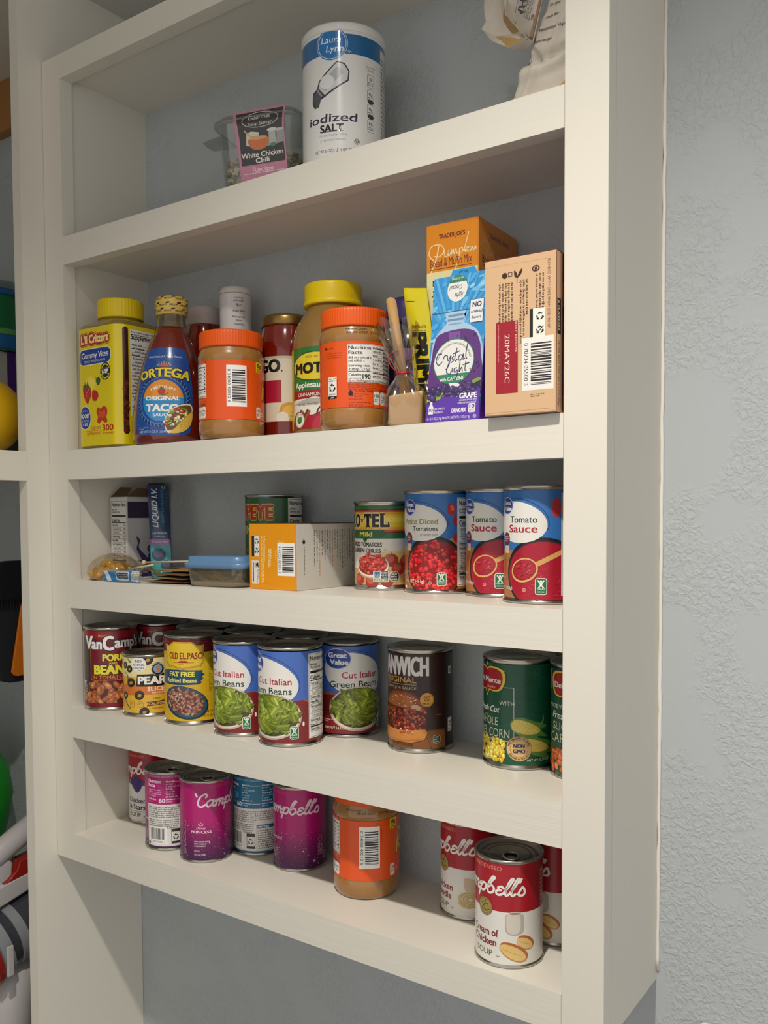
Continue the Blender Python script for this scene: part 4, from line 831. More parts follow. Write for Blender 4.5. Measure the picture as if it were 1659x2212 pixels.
A.t('DIETARY', 9.5, 24.5, 3.6, '#b8301a', w=21, al='r', b=.02); A.rect(-24, 22.6, 33, .5, '#b8301a'); A.t('SUPPLEMENT', 9.5, 17.6, 3.6, '#b8301a', w=32, al='r', b=.02); A.t('300', 36, 22, 7.6, '#b8241a', w=23, al='r', b=.03); A.t('GUMMIES', 36, 17.4, 2.6, '#b8241a', w=22, al='r', b=.03)
A.rr(50.5, 17, 8.5, 133, 3.5, '#3a1410')
A.scatter(46, in_box(51.5, 19, 58, 84), lambda x, y, g: [(blob(x, y, 2.6, 2, g.uniform(0, 90), 7), g.choice(('#5c1e12', '#4a1810', '#6a2a18')))], 3)
A.rect(62, 40, 52, 108, '#e3e0da'); A.t('Supplement Facts', 64, 136, 6.4, '#191919', al='l', w=60, b=.03); A.words(64, 147, 48, 2, 3, '#191919', .7)
for i in range(20): A.words(65+(i % 3)*2.5, 132-i*4.3, 40*(.5+((i*5) % 7)/14), 1, 3.6, '#2a2826', .55, seed=i); A.rect(64, 128.2-i*4.3, 50, .8 if i in (1, 3, 14) else .25, '#191919')
A.barcode(62, 14, 50, 24, bgc='#dcc60c')
def on_rrect(x, y, o): p, n = rrect_pt(x*MM*.885); return Vector((p.x+n.x*(o+.0004), p.y+n.y*(o+.0004), y*MM))
A.build('bottle_label', on_rrect, t, print_mat('glossy_print', .25, .7), sx=2.2, clip=(-165, 4, 165, 153))

# ---- taco sauce
px, py = -.5395, .0400
t = thing('sauce_bottle', 'dark red taco sauce bottle with blue label and yellow sealed cap', 'bottle', (px, py, Z['z2t']), facing(px, py)-R(14))
prof = [(.024, .0012), (.034, 0), (.0375, .003), (.0392, .016), (.0393, .030), (.0375, .055), (.0347, .082), (.0312, .105), (.0265, .122), (.0215, .134), (.0185, .144)]
sauce = mat('red_brown_sauce_in_glass', '#6a1a0c', .12, coat=1.); bumpy(sauce, 90, .05, .001)
obj('bottle_body', lathe(prof, 64), sauce, t, True)
obj('glass_neck', lathe([(.0185, .1442), (.0172, .152), (.0168, .160)], 40, cap=False), clear('bottle_glass', '#e6d8b8', .14, .05, '#6a5a3a', .35), t, True)
A = Art(); A.rect(-60, 158.5, 120, 24, '#cdae50')
for i in range(-4, 5):
    for j, (w_, y_) in enumerate((('MEDIUM', 176.3), ('MEDIUM', 168.6), ('MEDIUM', 161.6))):
        A.t('MEDIUM', i*14+(j % 2)*7, y_, 2.3, '#1c1814', w=10, b=.03); A.poly(blob(i*14+(j % 2)*7+6.5, y_+3.6, 3, 1.1, 10, 8), '#1c1814')
cp = [(.0165, .1585), (.0186, .1605), (.0193, .168), (.0194, .1755), (.0188, .1795), (.016, .1812)]
obj('cap', lathe([(.0160, .1580)]+[(a-.0003, b) for a, b in cp]+[(0, .1813)], 44), mat('cap_gold_wrap', '#cdae50', .4, coat=.6), t, True)
A.build('seal_print', on_lathe(cp), t, PAPER, sy=2, clip=(-60, 159, 60, 180.8))
A = Art()
A.poly(catmull([(-22, 115), (0, 116.5), (21, 115), (26, 108), (31, 84), (33, 60), (33, 30), (31, 15), (26, 11.5), (0, 10.5), (-26, 11.5), (-31, 15), (-33, 30), (-33, 60), (-31, 84), (-26, 108)], 4, True), '#1f4a94')
for k in range(60):
    a = rnd.uniform(0, 6.28); q = 29+rnd.uniform(0, 16); x, y = q*math.cos(a)*.8, 55+q*math.sin(a)*1.3
    if abs(x) < 27 and 16 < y < 110: A.line([(x+2*math.cos(v), y+2*math.sin(v)) for v in (0, 1, 2, 3, 4)], .4, '#3a6ab4')
A.t("America's #1 Taco Sauce", 0, 104, 2.7, '#dcd8b0', w=40)
A.ring(0, 52, 30, 32, 3.2, '#16336c', 40); A.ring(0, 52, 26.5, 28.5, .5, '#6aa0d0', 40)
for k in range(40):
    a = 2*math.pi*k/40; b = a+.08; A.line([(26.6*math.cos(a), 52+28.6*math.sin(a)), (30*math.cos(b), 52+32*math.sin(b))], .45, '#7db0dc')
A.ell(0, 52, 22.5, 25, '#2a8ac4'); A.ell(0, 52, 22.5, 25, '#d98a2a', a0=8, a1=172); A.t('MEDIUM', 0, 66.5, 3.6, '#eee6d4', w=25, arc=24, b=.02)
A.ell(-1, 63, 4, 4.4, '#b8281c'); A.poly(star(-1, 66.6, 3, .4), '#3a6a2c'); A.line([(-3, 59), (2, 58.6), (7, 62)], 1.6, '#4a7a2c', 5, True)
for i in range(7): a = R(30+i*20); A.line([(7*math.cos(a), 92+4*math.sin(a)), (9.5*math.cos(a), 92+7.5*math.sin(a))], .8, '#d8a850')
A.ell(0, 92, 5.5, 4, '#c2603a', a0=0, a1=180); A.rect(-6, 91, 12, 1.2, '#1f4a94')
A.t('ORTEGA', 0, 81, 10.5, '#e6cc3c', w=57, b=.04, arc=90, ol='#14264e', olw=.06); A.t('ORTEGA', 0, 81, 10.5, '#e6cc3c', w=57, b=.035, arc=90)
A.t('ORIGINAL', 0, 52.5, 4.8, '#f0ece0', w=37, b=.04); A.t('THICK & SMOOTH', 0, 49, 1.7, '#1c3a5c', w=24); A.t('TACO', 0, 39, 8.6, '#f0ece0', w=35, b=.05); A.t('SAUCE', 0, 33, 3.8, '#f0ece0', w=19, b=.03)
A.poly(catmull([(5, 16), (3, 28), (8, 40), (19, 47), (31, 48), (33, 38), (24, 30), (14, 18), (9, 13)], 4, True), '#e8dcc0'); A.poly(catmull([(6, 17), (4.4, 28), (9, 39), (19, 45.6), (30, 46.6), (32, 38), (23, 30), (13, 18)], 4, True), '#6a4a24')
A.scatter(80, in_ell(15, 33, 14, 8, 42), mk_dice(('#b8392a', '#5a8a38', '#d9c27a', '#7a3a20', '#8cab54', '#e0d4b0'), 1.9), 4)
A.poly(catmull([(9, 13), (13, 18), (22, 29), (32, 39), (33, 30), (29, 20), (20, 14)], 4, True), '#d9b14c'); A.scatter(12, in_ell(24, 24, 7, 5), lambda x, y, g: [(blob(x, y, .5, .4, 0, 5), '#b88a34')], 1)
A.t('NET WT 16 OZ (1 LB) 453g', -9, 13.6, 2.6, '#c9d4e4', w=34); A.words(-27, 21, 12, 2, 1.8, '#9cb4d4')
A.build('blue_label', on_lathe(prof), t, print_mat('glossy_print'), sx=2.5, sy=4)

for o_ in t.children:      # the bottle is oval, wider across than deep, and leans a little to the right
    for v in o_.data.vertices:
        k = max(0, min(1, (.136-v.co.z)/.07)); v.co.x = v.co.x*(1+.14*k)+.034*v.co.z
# ---- hidden red salsa jar, white-capped bottle, pasta sauce, applesauce, grape jelly
def simple_jar(label, x, y, prof, m, name='sauce_jar', turn=0):
    t = thing(name, label, 'jar', (x, y, Z['z2t']), facing(x, y)+R(turn)); obj('jar_body', lathe(prof, 56), m, t, True); return t
red = mat('tomato_sauce_in_glass', '#701408', .14, coat=1.); bumpy(red, 70, .08, .0015)
t = simple_jar('dark red salsa jar with pale lid behind the taco sauce', -.5500, .1120, [(.022, 0), (.025, .002), (.0262, .010), (.0262, .125), (.025, .140), (.0225, .150), (.0205, .158), (.0205, .166)], red)
ridged_lid(.0215, .1605, .1830, mat('pale_pink_lid', '#c3b4b2', .4), t, n=60, depth=.006)
A = Art(); A.rect(-60, 30, 120, 62, '#d9d4cc'); A.rect(-60, 86, 120, 3, '#2a2826'); A.build('wrap_label', on_cyl(.0265), t)
t = simple_jar('slim sauce bottle with tall white sealed cap behind the left peanut butter jar', -.4805, .0985, [(.024, 0), (.029, .002), (.030, .012), (.030, .095), (.027, .112), (.021, .122), (.018, .128)], mat('dark_sauce', '#3a1a10', .2, coat=1.), 'sauce_bottle')
obj('cap_sleeve', lathe([(.0192, .1250), (.0195, .128), (.0196, .186), (.0200, .1875), (.0198, .191), (.0185, .1945), (.0165, .1962), (0, .1965)], 48), mat('white_shrink_sleeve', '#cfccca', .3, coat=.5), t, True)
A = Art()
for i, (tx, y_) in enumerate((('Cut along', 180), ('perforation.', 176.6), ('Shake Well', 164), ('Refrigerate', 157), ('After', 152.6), ('Opening', 148.2))): A.t(tx, 4, y_, 2.1, '#3a3836', w=(11, 13, 15, 16, 8, 13)[i])
A.line([(1, 172.4), (4, 171.6), (7, 172.6)], .5, '#3a3836'); A.ring(2, 171, .9, .9, .3, '#3a3836'); A.ring(2, 173.2, .9, .9, .3, '#3a3836'); A.rect(-61, 187, 122, .8, '#a88a4a'); A.rect(-61, 128.4, 122, 1.2, '#a88a4a')
A.build('sleeve_print', on_lathe([(.0198, .12), (.0198, .2)]), t)
t = simple_jar('red pasta sauce jar with gold lid beside the applesauce', -.4015, .1045, [(.030, 0), (.033, .002), (.0338, .008), (.0338, .105), (.0325, .120), (.0305, .130), (.029, .136), (.029, .142)], red)
obj('lid', lathe([(.0285, .1375), (.0305, .1378), (.0308, .140), (.0305, .1465), (.0298, .1495), (.028, .1505), (.026, .1500), (0, .1500)], 60), mat('gold_lid', '#8f7440', .3, .85), t, True, sharp=R(40))
A = Art(); A.rect(-120, 24, 240, 76, '#d6ccb4'); A.rect(-120, 97, 240, 3, '#c3b698')
A.t('PREGO', -9, 82, 14, '#17130f', w=58, al='r', b=.05); A.ell(-6.4, 82.6, .9, .9, '#17130f'); A.rect(-44, 46, 37, 26, '#a81432')
A.poly(catmull([(-8, 42), (4, 46), (14, 40), (18, 30), (14, 24), (2, 24), (-10, 24)], 4, True), '#c9962c'); A.poly(catmull([(-4, 40), (5, 43), (12, 38), (14, 30), (6, 27), (-6, 30)], 4, True), '#dcb04a'); A.ell(-6, 28, 8, 7, '#e0d8c8')
A.t('NET WT 1 LB', 14, 33, 2.7, '#2a2420', w=18, b=.01); A.t('1 LB 1 OZ (482g)', 12, 28.6, 2.4, '#2a2420', w=22, b=.01)
A.build('wrap_label', on_cyl(.0341), t, clip=(-106, 24, 106, 100))
px, py = -.3190, .0905
t = simple_jar('big applesauce jar with yellow lid behind the right peanut butter jar', px, py, [(.041, 0), (.0458, .002), (.0473, .008), (.0473, .098), (.0465, .110), (.0430, .124), (.0362, .136), (.0310, .1425), (.0300, .150)], mat('applesauce_in_plastic', '#8c6a34', .25, coat=1.), turn=-38)
o = ridged_lid(.0328, .1485, .1725, mat('yellow_plastic'), t, n=52, depth=.004)
obj('lid_band', lathe([(.0335, .1482), (.0339, .1490), (.0339, .1530), (.0333, .1535)], 56), mat('yellow_plastic'), t, True)
A = Art(); A.rect(-150, 9, 300, 92, '#d2b22c'); A.rect(-26, 9, 70, 92, '#dedbcf'); A.rect(-26, 63, 70, 38, '#2f7434'); A.rect(-26, 50, 70, 14, '#2f7434'); A.poly([(-26, 41), (44, 41), (44, 50), (-26, 50)], '#9c1c22'); A.poly([(-26, 36), (9, 44), (44, 36), (44, 42), (-26, 42)], '#dedbcf'); A.poly([(-26, 41), (-8, 43.4), (26, 43.4), (44, 41), (44, 51), (-26, 51)], '#9c1c22')
A.ell(9, 77, 35, 16, '#1f4a24'); A.ell(9, 77, 33.5, 14.8, '#e0c832'); A.t('SINCE 1842', 6, 86, 2.4, '#4a4416', w=16); A.t("MOTT'S", 11, 69.6, 11, '#191712', w=60, b=.06)
A.t('Applesauce', 3, 54, 6, '#eeeade', w=46, b=.03); A.t('CINNAMON', 1, 44.6, 3.8, '#eeeade', w=32); A.t('NATURALLY FLAVORED', 0, 34.6, 2.4, '#3a3630', w=28, b=.02)
A.poly(catmull([(-28, 8), (-26, 20), (-18, 28), (-6, 27), (6, 24), (16, 27), (30, 26), (40, 18), (44, 4), (30, 0), (-20, 0)], 4, True), '#a31c2c'); A.poly(catmull([(8, 8), (10, 20), (20, 24), (34, 20), (38, 8)], 4, True), '#b8283a')
A.line([(12, 24), (14, 30), (19, 34)], 2, '#5a3018', 4); A.poly(catmull([(18, 30), (28, 32), (38, 26), (30, 22), (22, 24)], 4, True), '#4a7a30')
for x0 in (-16, -6): A.line([(x0-8, 8), (x0+8, 29)], 6, '#7a3620'); A.line([(x0-6.5, 8), (x0+9.5, 29)], 2, '#a05a38')
A.ell(-13, 19, 8.6, 8.6, '#e0ddd2'); A.ring(-13, 19, 8.4, 8.4, .5, '#4a7a30'); A.poly(catmull([(-16, 16), (-17, 20), (-14, 22.5), (-12, 22), (-9, 22.5), (-9, 17), (-12, 15)], 4, True), '#3a7a34'); A.t('MADE WITH', -13, 24.6, 1.5, '#3a5a30', w=12, arc=6)
A.build('wrap_label', on_cyl(.0476), t, clip=(-148, 9, 148, 98))
t = simple_jar('dark grape jelly bottle with purple cap behind the wrapped pop', -.2250, .1060, [(.024, 0), (.0285, .002), (.030, .012), (.029, .05), (.030, .088), (.0285, .104), (.0235, .114), (.0195, .118)], mat('dark_jelly', '#17121c', .12, coat=1.), 'jelly_bottle')
obj('cap', lathe([(.0215, .1172), (.0262, .118), (.0265, .122), (.0265, .133), (.0252, .141), (.0215, .1465), (.014, .148), (0, .148)], 48), mat('purple_plastic', '#33265e', .4), t, True)
A = Art(); A.rect(-94, 20, 188, 70, '#4a4266'); A.rect(-94, 78, 188, 12, '#8c6a9c'); A.scatter(26, in_box(-30, 24, 30, 78), mk_beans(('#6a6488', '#55507a', '#7d7a98'), 8, 7), 5); A.build('wrap_label', on_cyl(.0303), t)

# ---- salt
px, py = -.2796, .0610
t = thing('salt_canister', 'tall white and blue iodized salt canister on the top shelf', 'canister', (px, py, Z['z1t']), facing(px, py))
obj('canister_body', lathe([(.040, .001), (.0432, 0), (.0441, .002), (.0441, .137), (.0444, .138), (.0444, .1415), (.0436, .143), (.042, .1432), (.0405, .1412), (0, .1412)], 80), mat('white_card', '#dcdad6', .4, coat=.4), t, True)
obj('bottom_rim', lathe([(.0440, .0006), (.0447, .001), (.0447, .0040), (.0441, .0046)], 72), mat('white_card'), t, True)
obj('top_rim', lathe([(.0441, .1345), (.0448, .1352), (.0449, .1415), (.0438, .1434), (.0425, .1434)], 72), mat('white_card'), t, True)
A = Art(); A.rect(-139, 5, 278, 129, '#dddbd8'); A.rect(-139, 111, 278, 20, '#0f5f96')
A.ell(-12.4, 121.5, 17, 17, '#dddbd8'); A.ell(-12.4, 121.5, 16.6, 16.6, '#1570b0'); A.ring(-12.4, 121.5, 15.4, 15.4, .5, '#dfe6ec'); A.t('Laura', -13.4, 122.5, 6.6, '#e9edf0', w=21, sh=.18); A.t('Lynn', -9.5, 113.4, 6.6, '#e9edf0', w=18, sh=.18); A.t('TM', 6, 112, 2.2, '#dddbd8', w=4)
def q2(x, y): return ((x-1053)/293*44.6+(-1 if x < 1053 else 0), (1150-y)/6.57)
o = [(905, 700), (912, 660), (945, 640), (960, 595), (1090, 478), (1140, 495), (1170, 545), (1165, 610), (1010, 705), (975, 720), (960, 765), (925, 770), (905, 735)]
A.poly([((x-1132)/6.3, (1162-y)/6.57) for x, y in o], '#2c2c36'); A.poly([((x-1132)/6.3, (1162-y)/6.57) for x, y in [(955, 650), (968, 602), (1090, 488), (1134, 503), (1162, 548), (1156, 604), (1005, 694)]], '#c9cacb'); A.poly([((x-1132)/6.3, (1162-y)/6.57) for x, y in [(975, 640), (985, 610), (1085, 520), (1120, 530), (1130, 560), (1010, 670)]], '#a9abad')
A.ell((1020-1132)/6.3, (1162-610)/6.57, 8, 7, '#d9d9d8'); A.poly(catmull([((x-1132)/6.3, (1162-y)/6.57) for x, y in [(908, 700), (925, 668), (958, 672), (975, 705), (960, 755), (930, 762)]], 4, True), '#4a4a50'); A.line([((x-1132)/6.3, (1162-y)/6.57) for x, y in [(945, 650), (985, 700)]], 2, '#85868c'); A.line([((x-1132)/6.3, (1162-y)/6.57) for x, y in [(955, 640), (998, 690)]], 1.2, '#5c5d64')
A.t('iodized', -13.5, 43.5, 8.6, '#2a2040', w=54, b=.02, sh=.06); A.t('SALT', -13.2, 33.6, 7.6, '#1c1a2c', w=25, b=.04)
for x_ in (-25.5, -18.5, -11.5, -3.5): A.rect(x_, 33.4, 3.4, .7, '#1c1a2c')
A.t('This Salt Supplies Iodide,', -12, 29.2, 2.5, '#8c8a94', w=32); A.t('A Necessary Nutrient', -12, 24.4, 2.5, '#8c8a94', w=28); A.ring(13.4, 23.6, 2.9, 2.9, .5, '#1c1a2c'); A.t('U', 13.4, 22, 3.2, '#1c1a2c', b=.03)
A.t('NET WT 26 OZ (1 LB 10 OZ) 737g', -11, 13.2, 3, '#1c1a2c', w=42, b=.01)
A.t('PER 1/4 TSP', 30, 100.5, 2, '#3a3a44', w=12); A.t('SERVING', 30, 97.4, 2, '#3a3a44', w=8)
for i in range(4): A.rr(25.5, 36+i*15, 9, 13.4, 2, '#4a4a54'); A.rr(25.9, 36.4+i*15, 8.2, 12.6, 1.7, '#dddbd8'); A.t(('1%', '0g', '0g', '0')[i], 30, 43+i*15, 3.4, '#3a3a44', b=.02, w=3 if i == 3 else 5); A.words(26.8, 42.4+i*15, 6.4, 2, 2, '#3a3a44', .5)
A.ell(30, 52, 4, 2.4, '#3a3a44'); A.ell(30, 67, 4, 2.4, '#3a3a44')
A.rect(46, 8, 50, 118, '#d0cecc'); A.words(47, 120, 44, 24, 4.4, '#4a4a54', .5, seed=6); A.rect(46, 8, 30, 10, '#b02a50')
A.build('wrap_label', on_cyl(.0443), t, print_mat('glossy_print'), clip=(-138, 5, 138, 134))
# ------------------------------------------------------------------ cartons and packets
def carton(name, label, cat, x, y, z, w, d, h, rotz, col, group=None, shear=0., side=None, rough=.45):
    """box standing on z with its front left bottom corner at (x, y); shear leans it to +X"""
    t = thing(name, label, cat, (x, y, z), rotz, group)
    bm = box(0, w, 0, d, 0.0003, h, bev=.0007)
    for v in bm.verts: v.co.x += shear*v.co.z
    if side:
        for f in bm.faces:
            f.normal_update()
            if f.normal.y < -.7: f.material_index = 1
    obj('carton_body', bm, [mat('card_'+col, col, rough, coat=.2)]+([mat('card_'+side, side, rough, coat=.2)] if side else []), t)
    return t
def on_front(w, shear=0.): return lambda x, y, o: Vector((x*MM+shear*y*MM, -o-.0002, y*MM))
def on_right(w, shear=0.): return lambda x, y, o: Vector((w+o+.0002+shear*y*MM, x*MM, y*MM))
GL = lambda: print_mat('glossy_print')
# ---- pumpkin bread mix
t = carton('baking_mix_box', 'tall orange box of pumpkin bread and muffin mix at the back', 'box', -.1650, .0445, Z['z2t'], .0575, .0895, .1985, R(2.5), '#c9790c')
for o_ in t.children:
    for v in o_.data.vertices: pass
def L_mix(A, w, side=False):
    A.rect(.4, .4, w-.8, 198, '#d98510'); k = '#6a1c14'
    if not side: A.rect(.4, .4, w-.8, 152, '#e0d8a0')
    A.t("TRADER JOE'S", w*.5, 184, 4.2, k, w=w*.5, b=.03)
    for q, wd in ((([(8, 164), (3, 170), (6, 178), (16, 178), (20, 172), (15, 167), (9, 168)]), .9), (([(14, 177), (11, 165), (4, 150)]), 1.1), (([(20, 172), (21, 166), (24, 167), (25, 172), (25, 166), (27, 168), (28, 173), (28, 167), (30, 172), (31, 167), (33, 172), (34, 167), (36, 169)]), .8), (([(37, 172), (36, 162), (31, 150), (27, 146)]), .8), (([(37, 171), (40, 172), (40, 168), (37, 167), (42, 170), (47, 186)]), .8), (([(42, 170), (44, 167), (47, 172), (43, 169), (48, 167), (49, 171), (49, 167), (51, 171), (52, 167), (54, 171), (55, 168)]), .8)):
        A.line([(x*w/57, y) for x, y in q], wd, '#efdcae' if not side else '#c9a870', 4)
    A.t('Bread & Muffin Mix', w*.48, 157, 8, k, w=w*.8, b=0, sh=0); A.rect(w*.08, 154.6, w*.8, .6, k)
    if not side:
        A.nut(4, 20, w-9, 128, bgc=None, rows=14, fg='#231d14'); A.words(6, 132, 30, 1, 4, '#4a4030', .6)
A = Art(); L_mix(A, 57); A.build('front_print', on_front(.0575), t, PAPER, sx=0)
A = Art(); L_mix(A, 89, True); A.build('side_print', on_right(.0575), t, PAPER, sx=0)
# ---- lemonade drink stick
def packet(name, label, cat, c, art, w, h, bulge, m, parent=None, group=None, body='packet_film', mul=None, wav=0.):
    """flat pillow packet; c = bottom left, bottom right, top right, top left corners in world (relative z)"""
    c = [Vector((p[0], p[1], Z0+p[2])) for p in c]; o0 = (c[0]+c[1])/2
    c = [p-o0 for p in c]; n = (c[1]-c[0]).cross(c[3]-c[0]).normalized()
    def P(u, v, s):
        p = c[0].lerp(c[1], u).lerp(c[3].lerp(c[2], u), v)
        e = min(v, 1-v)*h; k = min(1, e/10.)
        b = bulge*(max(0, 1-(2*u-1)**2))**.7*k*(1+wav*math.sin(v*23+u*5)*.4)
        return p+n*(s*b+wav*.0022*math.sin(v*9+u*4))
    t = thing(name, label, cat, (o0.x, o0.y, o0.z-Z0), 0, group)
    bm = bmesh.new(); NU, NV = 12, 26; g = {}
    for s in (1, -1):
        for j in range(NV+1):
            for i in range(NU+1): g[s, i, j] = bm.verts.new(P(i/NU, j/NV, s)+n*s*.0002)
        for j in range(NV):
            for i in range(NU):
                q = [g[s, i, j], g[s, i+1, j], g[s, i+1, j+1], g[s, i, j+1]]; bm.faces.new(q if s > 0 else q[::-1])
    bmesh.ops.remove_doubles(bm, verts=bm.verts, dist=.0006)
    obj(body, bm, m, t, True)
    if art: art.build('printing', lambda x, y, o: P(x/w, y/h, 1)+n*(o+.0003), t, print_mat('glossy_print'), sx=w/12, sy=h/26, clip=(.4, .4, w-.4, h-.4))
    return t
foil = mat('yellow_foil', '#d4c41a', .3, coat=.6)
A = Art(); A.rect(0, 0, 27, 142, '#d8c81c'); A.rect(3, 127, 10, .8, '#2a2814'); A.t('LEMONADE', 14, 100, 3, '#2a2814', w=17, b=.02); A.words(6, 99, 16, 2, 2, '#2a2814', .6)
A.t('PRIME', 6.5, 95, 15, '#14130c', w=62, al='l', b=.06, rot=-90)
A.t('HYDRATION', 17, 28, 2.4, '#2a2814', w=16); A.words(1.6, 60, 46, 2, 1.8, '#4a4620', .5, rot=1); A.rect(14, 8, 10, 9, '#1c1b12'); A.words(4, 24, 14, 5, 2, '#4a4620', .6)
packet('drink_stick', 'yellow lemonade drink mix stick leaning beside the grape drink carton', 'packet', [(-.1700, .0385, .0873), (-.1420, .0385, .0873), (-.1620, .0400, .2245), (-.1890, .0390, .2285)], A, 27, 142, .0030, foil, wav=.25)
# ---- grape drink mix carton with its torn-up top flap
t = carton('drink_mix_box', 'blue and purple grape drink mix carton with a tear-off top flap', 'box', -.1410, .0045, Z['z2t'], .0575, .0255, .1335, 0, '#5a2fa0', shear=.075)
A = Art(); w_ = 57.4
A.rect(.2, .2, w_, 133, '#2a8ecf')
for i in range(14): A.line([(22+i*.5, 76), (-30+i*10, 140)], 2.6, '#5cb0e0' if i % 2 else '#3d9cd8')
A.scatter(44, in_box(0, 60, 57, 132), lambda x, y, g: [(blob(x, y, g.uniform(2, 6), g.uniform(1, 2.6), g.uniform(0, 60), 9), g.choice(('#4aa6de', '#6ebae6', '#8ecbee', '#3a9ad8')))], 4, span=4)
A.rect(0, 100.6, 57.5, .5, '#1c4a74')
A.poly(catmull([(16, 100), (16, 96), (15, 94), (17, 91), (12, 86), (5, 78), (2, 68), (1, 40), (1, 20), (57, 20), (57, 60), (53, 76), (46, 84), (35, 90), (36, 94), (35, 97), (36, 100)], 3, True), '#a9c6de'); A.poly(catmull([(9, 81), (4.5, 72), (3, 62), (2.6, 20), (56, 20), (55, 60), (52, 73), (46, 81), (30, 84)], 3, True), '#5c2c78'); A.rect(20, 24, 12, 58, '#7c4c9a')
A.rect(17.6, 92, 17, 2, '#6a8cb0'); A.rect(18, 96, 16, 2, '#6a8cb0'); A.rect(19, 88.6, 14, 1.2, '#7d9cc0')
A.scatter(70, in_box(4, 24, 54, 78), lambda x, y, g: [(blob(x, y, .8, 1, 0, 6), '#3f1c58')], 3)
A.ell(27, 55, 22, 21, '#2f7d5c'); A.ell(27, 55, 21, 20, '#e6e4de'); A.ell(27, 55, 21, 20, '#2f7d5c', a0=214, a1=326); A.ell(27, 33, 8, 2.4, '#e6e4de'); A.t('with CAFFEINE', 26, 37.6, 3.6, '#eceae4', w=26, b=.02)
A.t('90% FEWER CALORIES THAN LEADING BEVERAGES', 27, 70.6, 1.9, '#2c4a40', w=46, arc=17)
ink = '#1d1f58'
for q in ([(14, 63), (10, 63), (8, 57), (11, 53), (15, 56)], [(16, 58), (17, 61), (20, 61)], [(20, 61), (21, 56), (24, 61), (22, 52), (19, 48)], [(27, 60), (25, 58), (27, 56), (24, 54)], [(30, 67), (28, 58), (29, 55), (31, 57)], [(26, 62), (33, 64)], [(36, 60), (33, 60), (32, 56), (35, 56), (37, 61), (37, 56), (39, 57)], [(41, 71), (39.5, 60), (41, 56)], [(22, 54), (20, 46), (24, 44), (25, 47)], [(26, 49), (26, 45)], [(31, 49), (28, 48), (29, 44.6), (31.6, 47), (31, 40), (27, 38)], [(34, 55), (33.6, 45), (36, 49), (37, 45)], [(40, 54), (39.6, 46), (41.6, 46)], [(37, 51), (44, 52.4)]):
    A.line(q, .9, ink, 4)
A.ell(45, 46.6, .8, .8, '#b8281c')
A.poly(catmull([(44, 31), (48, 36), (57, 38), (57, 30), (50, 29)], 3, True), '#7fa03a'); A.poly([(0, 18), (6, 24), (30, 26), (57, 36), (57, 0), (0, 0)], '#2c1c48')
A.poly(catmull([(2, 20), (5, 26), (12, 25), (18, 28), (16, 22), (8, 20)], 3, True), '#8aa83e')
A.scatter(34, in_box(2, 20, 56, 33), lambda x, y, g: [(blob(x, y, 3.4, 3.2, 0, 14), '#2a1a4a'), (blob(x-.3, y+.4, 2.7, 2.4, 0, 12), g.choice(('#3d2a66', '#4a3478', '#352258'))), (blob(x-1, y+1.2, .8, .6, 0, 7), '#9a86c4')], 6)
A.poly([(0, 17.5), (8, 19), (22, 23), (40, 21), (57.5, 29), (57.5, .2), (0, .2)], '#5a2da6')
A.t('GRAPE', 54, 20.5, 4.6, '#efeaf2', w=18, al='r', b=.05); A.t('NATURAL FLAVOR WITH', 54, 18, 1.6, '#e0d8ec', w=18, al='r', b=.02); A.t('OTHER NATURAL FLAVOR', 54, 15.6, 1.6, '#e0d8ec', w=19.5, al='r', b=.02)
A.t('DRINK MIX', 43.5, 8, 4, '#efeaf2', w=15, al='r', b=.02); A.rr(46, 7, 7.4, 8.4, 1.4, '#e8e4ee'); A.t('10', 49.7, 11.2, 3.2, '#191424', w=5, b=.03); A.words(47, 10.8, 5.4, 2, 1.6, '#191424', .6)
A.poly([(3, 8), (8.4, 8), (8.4, 14), (7, 17), (7, 19.4), (4.4, 19.4), (4.4, 17), (3, 14)], '#e8e4ee'); A.t('10', 5.7, 10.4, 3, '#4a2490', b=.02, w=4); A.t('ON-THE-GO', 9.5, 11.6, 2, '#e8e4ee', al='l', w=11, b=.02); A.t('PACKETS', 9.5, 8.4, 2, '#e8e4ee', al='l', w=10, b=.02)
A.t('10 - 0.11 OZ (3.19g) PACKETS / NET WT 1.1 OZ (31.9g)', 2, 2.6, 2.4, '#e8e4ee', al='l', w=46); A.ring(53, 3.6, 1.7, 1.7, .35, '#e8e4ee'); A.t('K', 53, 2.8, 1.7, '#e8e4ee')
A.rect(40.5, 88, 14.5, 21, '#2a4a8c'); A.rect(41, 88.5, 13.5, 20, '#e8e8e4')
for i, (tx, h, w2) in enumerate((('NO', 4.4, 9), ('artificial', 2.6, 11.5), ('flavors', 2.6, 10))): A.t(tx, 47.8, 102-i*5.2, h, '#26386a', w=w2, b=.03)
A.ell(26, 121, 11, 12, '#2f7d5c'); A.ell(26, 120.6, 10.6, 11.4, '#e6e4de'); A.ell(26, 121, 11, 12, '#2f7d5c', a0=28, a1=152); A.t('with CAFFEINE', 26, 131, 1.8, '#eceae4', w=13, rot=180); A.t('Crystal', 25, 124, 4.2, ink, w=13, rot=180, sh=.3); A.t('light', 28, 117, 4.2, ink, w=9, rot=180, sh=.3)
A.build('front_print', on_front(.0575, .075), t, GL(), sx=0, clip=(.2, .2, 57.3, 133.3))
bm = bmesh.new()
for q in ([(.0175, .1333), (.0450, .1333), (.0425, .1385), (.0195, .1385)],):
    f = [bm.verts.new((x+.075*z, 0, z)) for x, z in q]; b = [bm.verts.new((x+.075*z, .0006, z)) for x, z in q]
    bm.faces.new(f); bm.faces.new(b[::-1])
    for i in range(4): bm.faces.new((f[i], f[(i+1) % 4], b[(i+1) % 4], b[i]))
o = obj('lift_tab', bm, mat('card_blue_tab', '#2f92d2', .45), t)
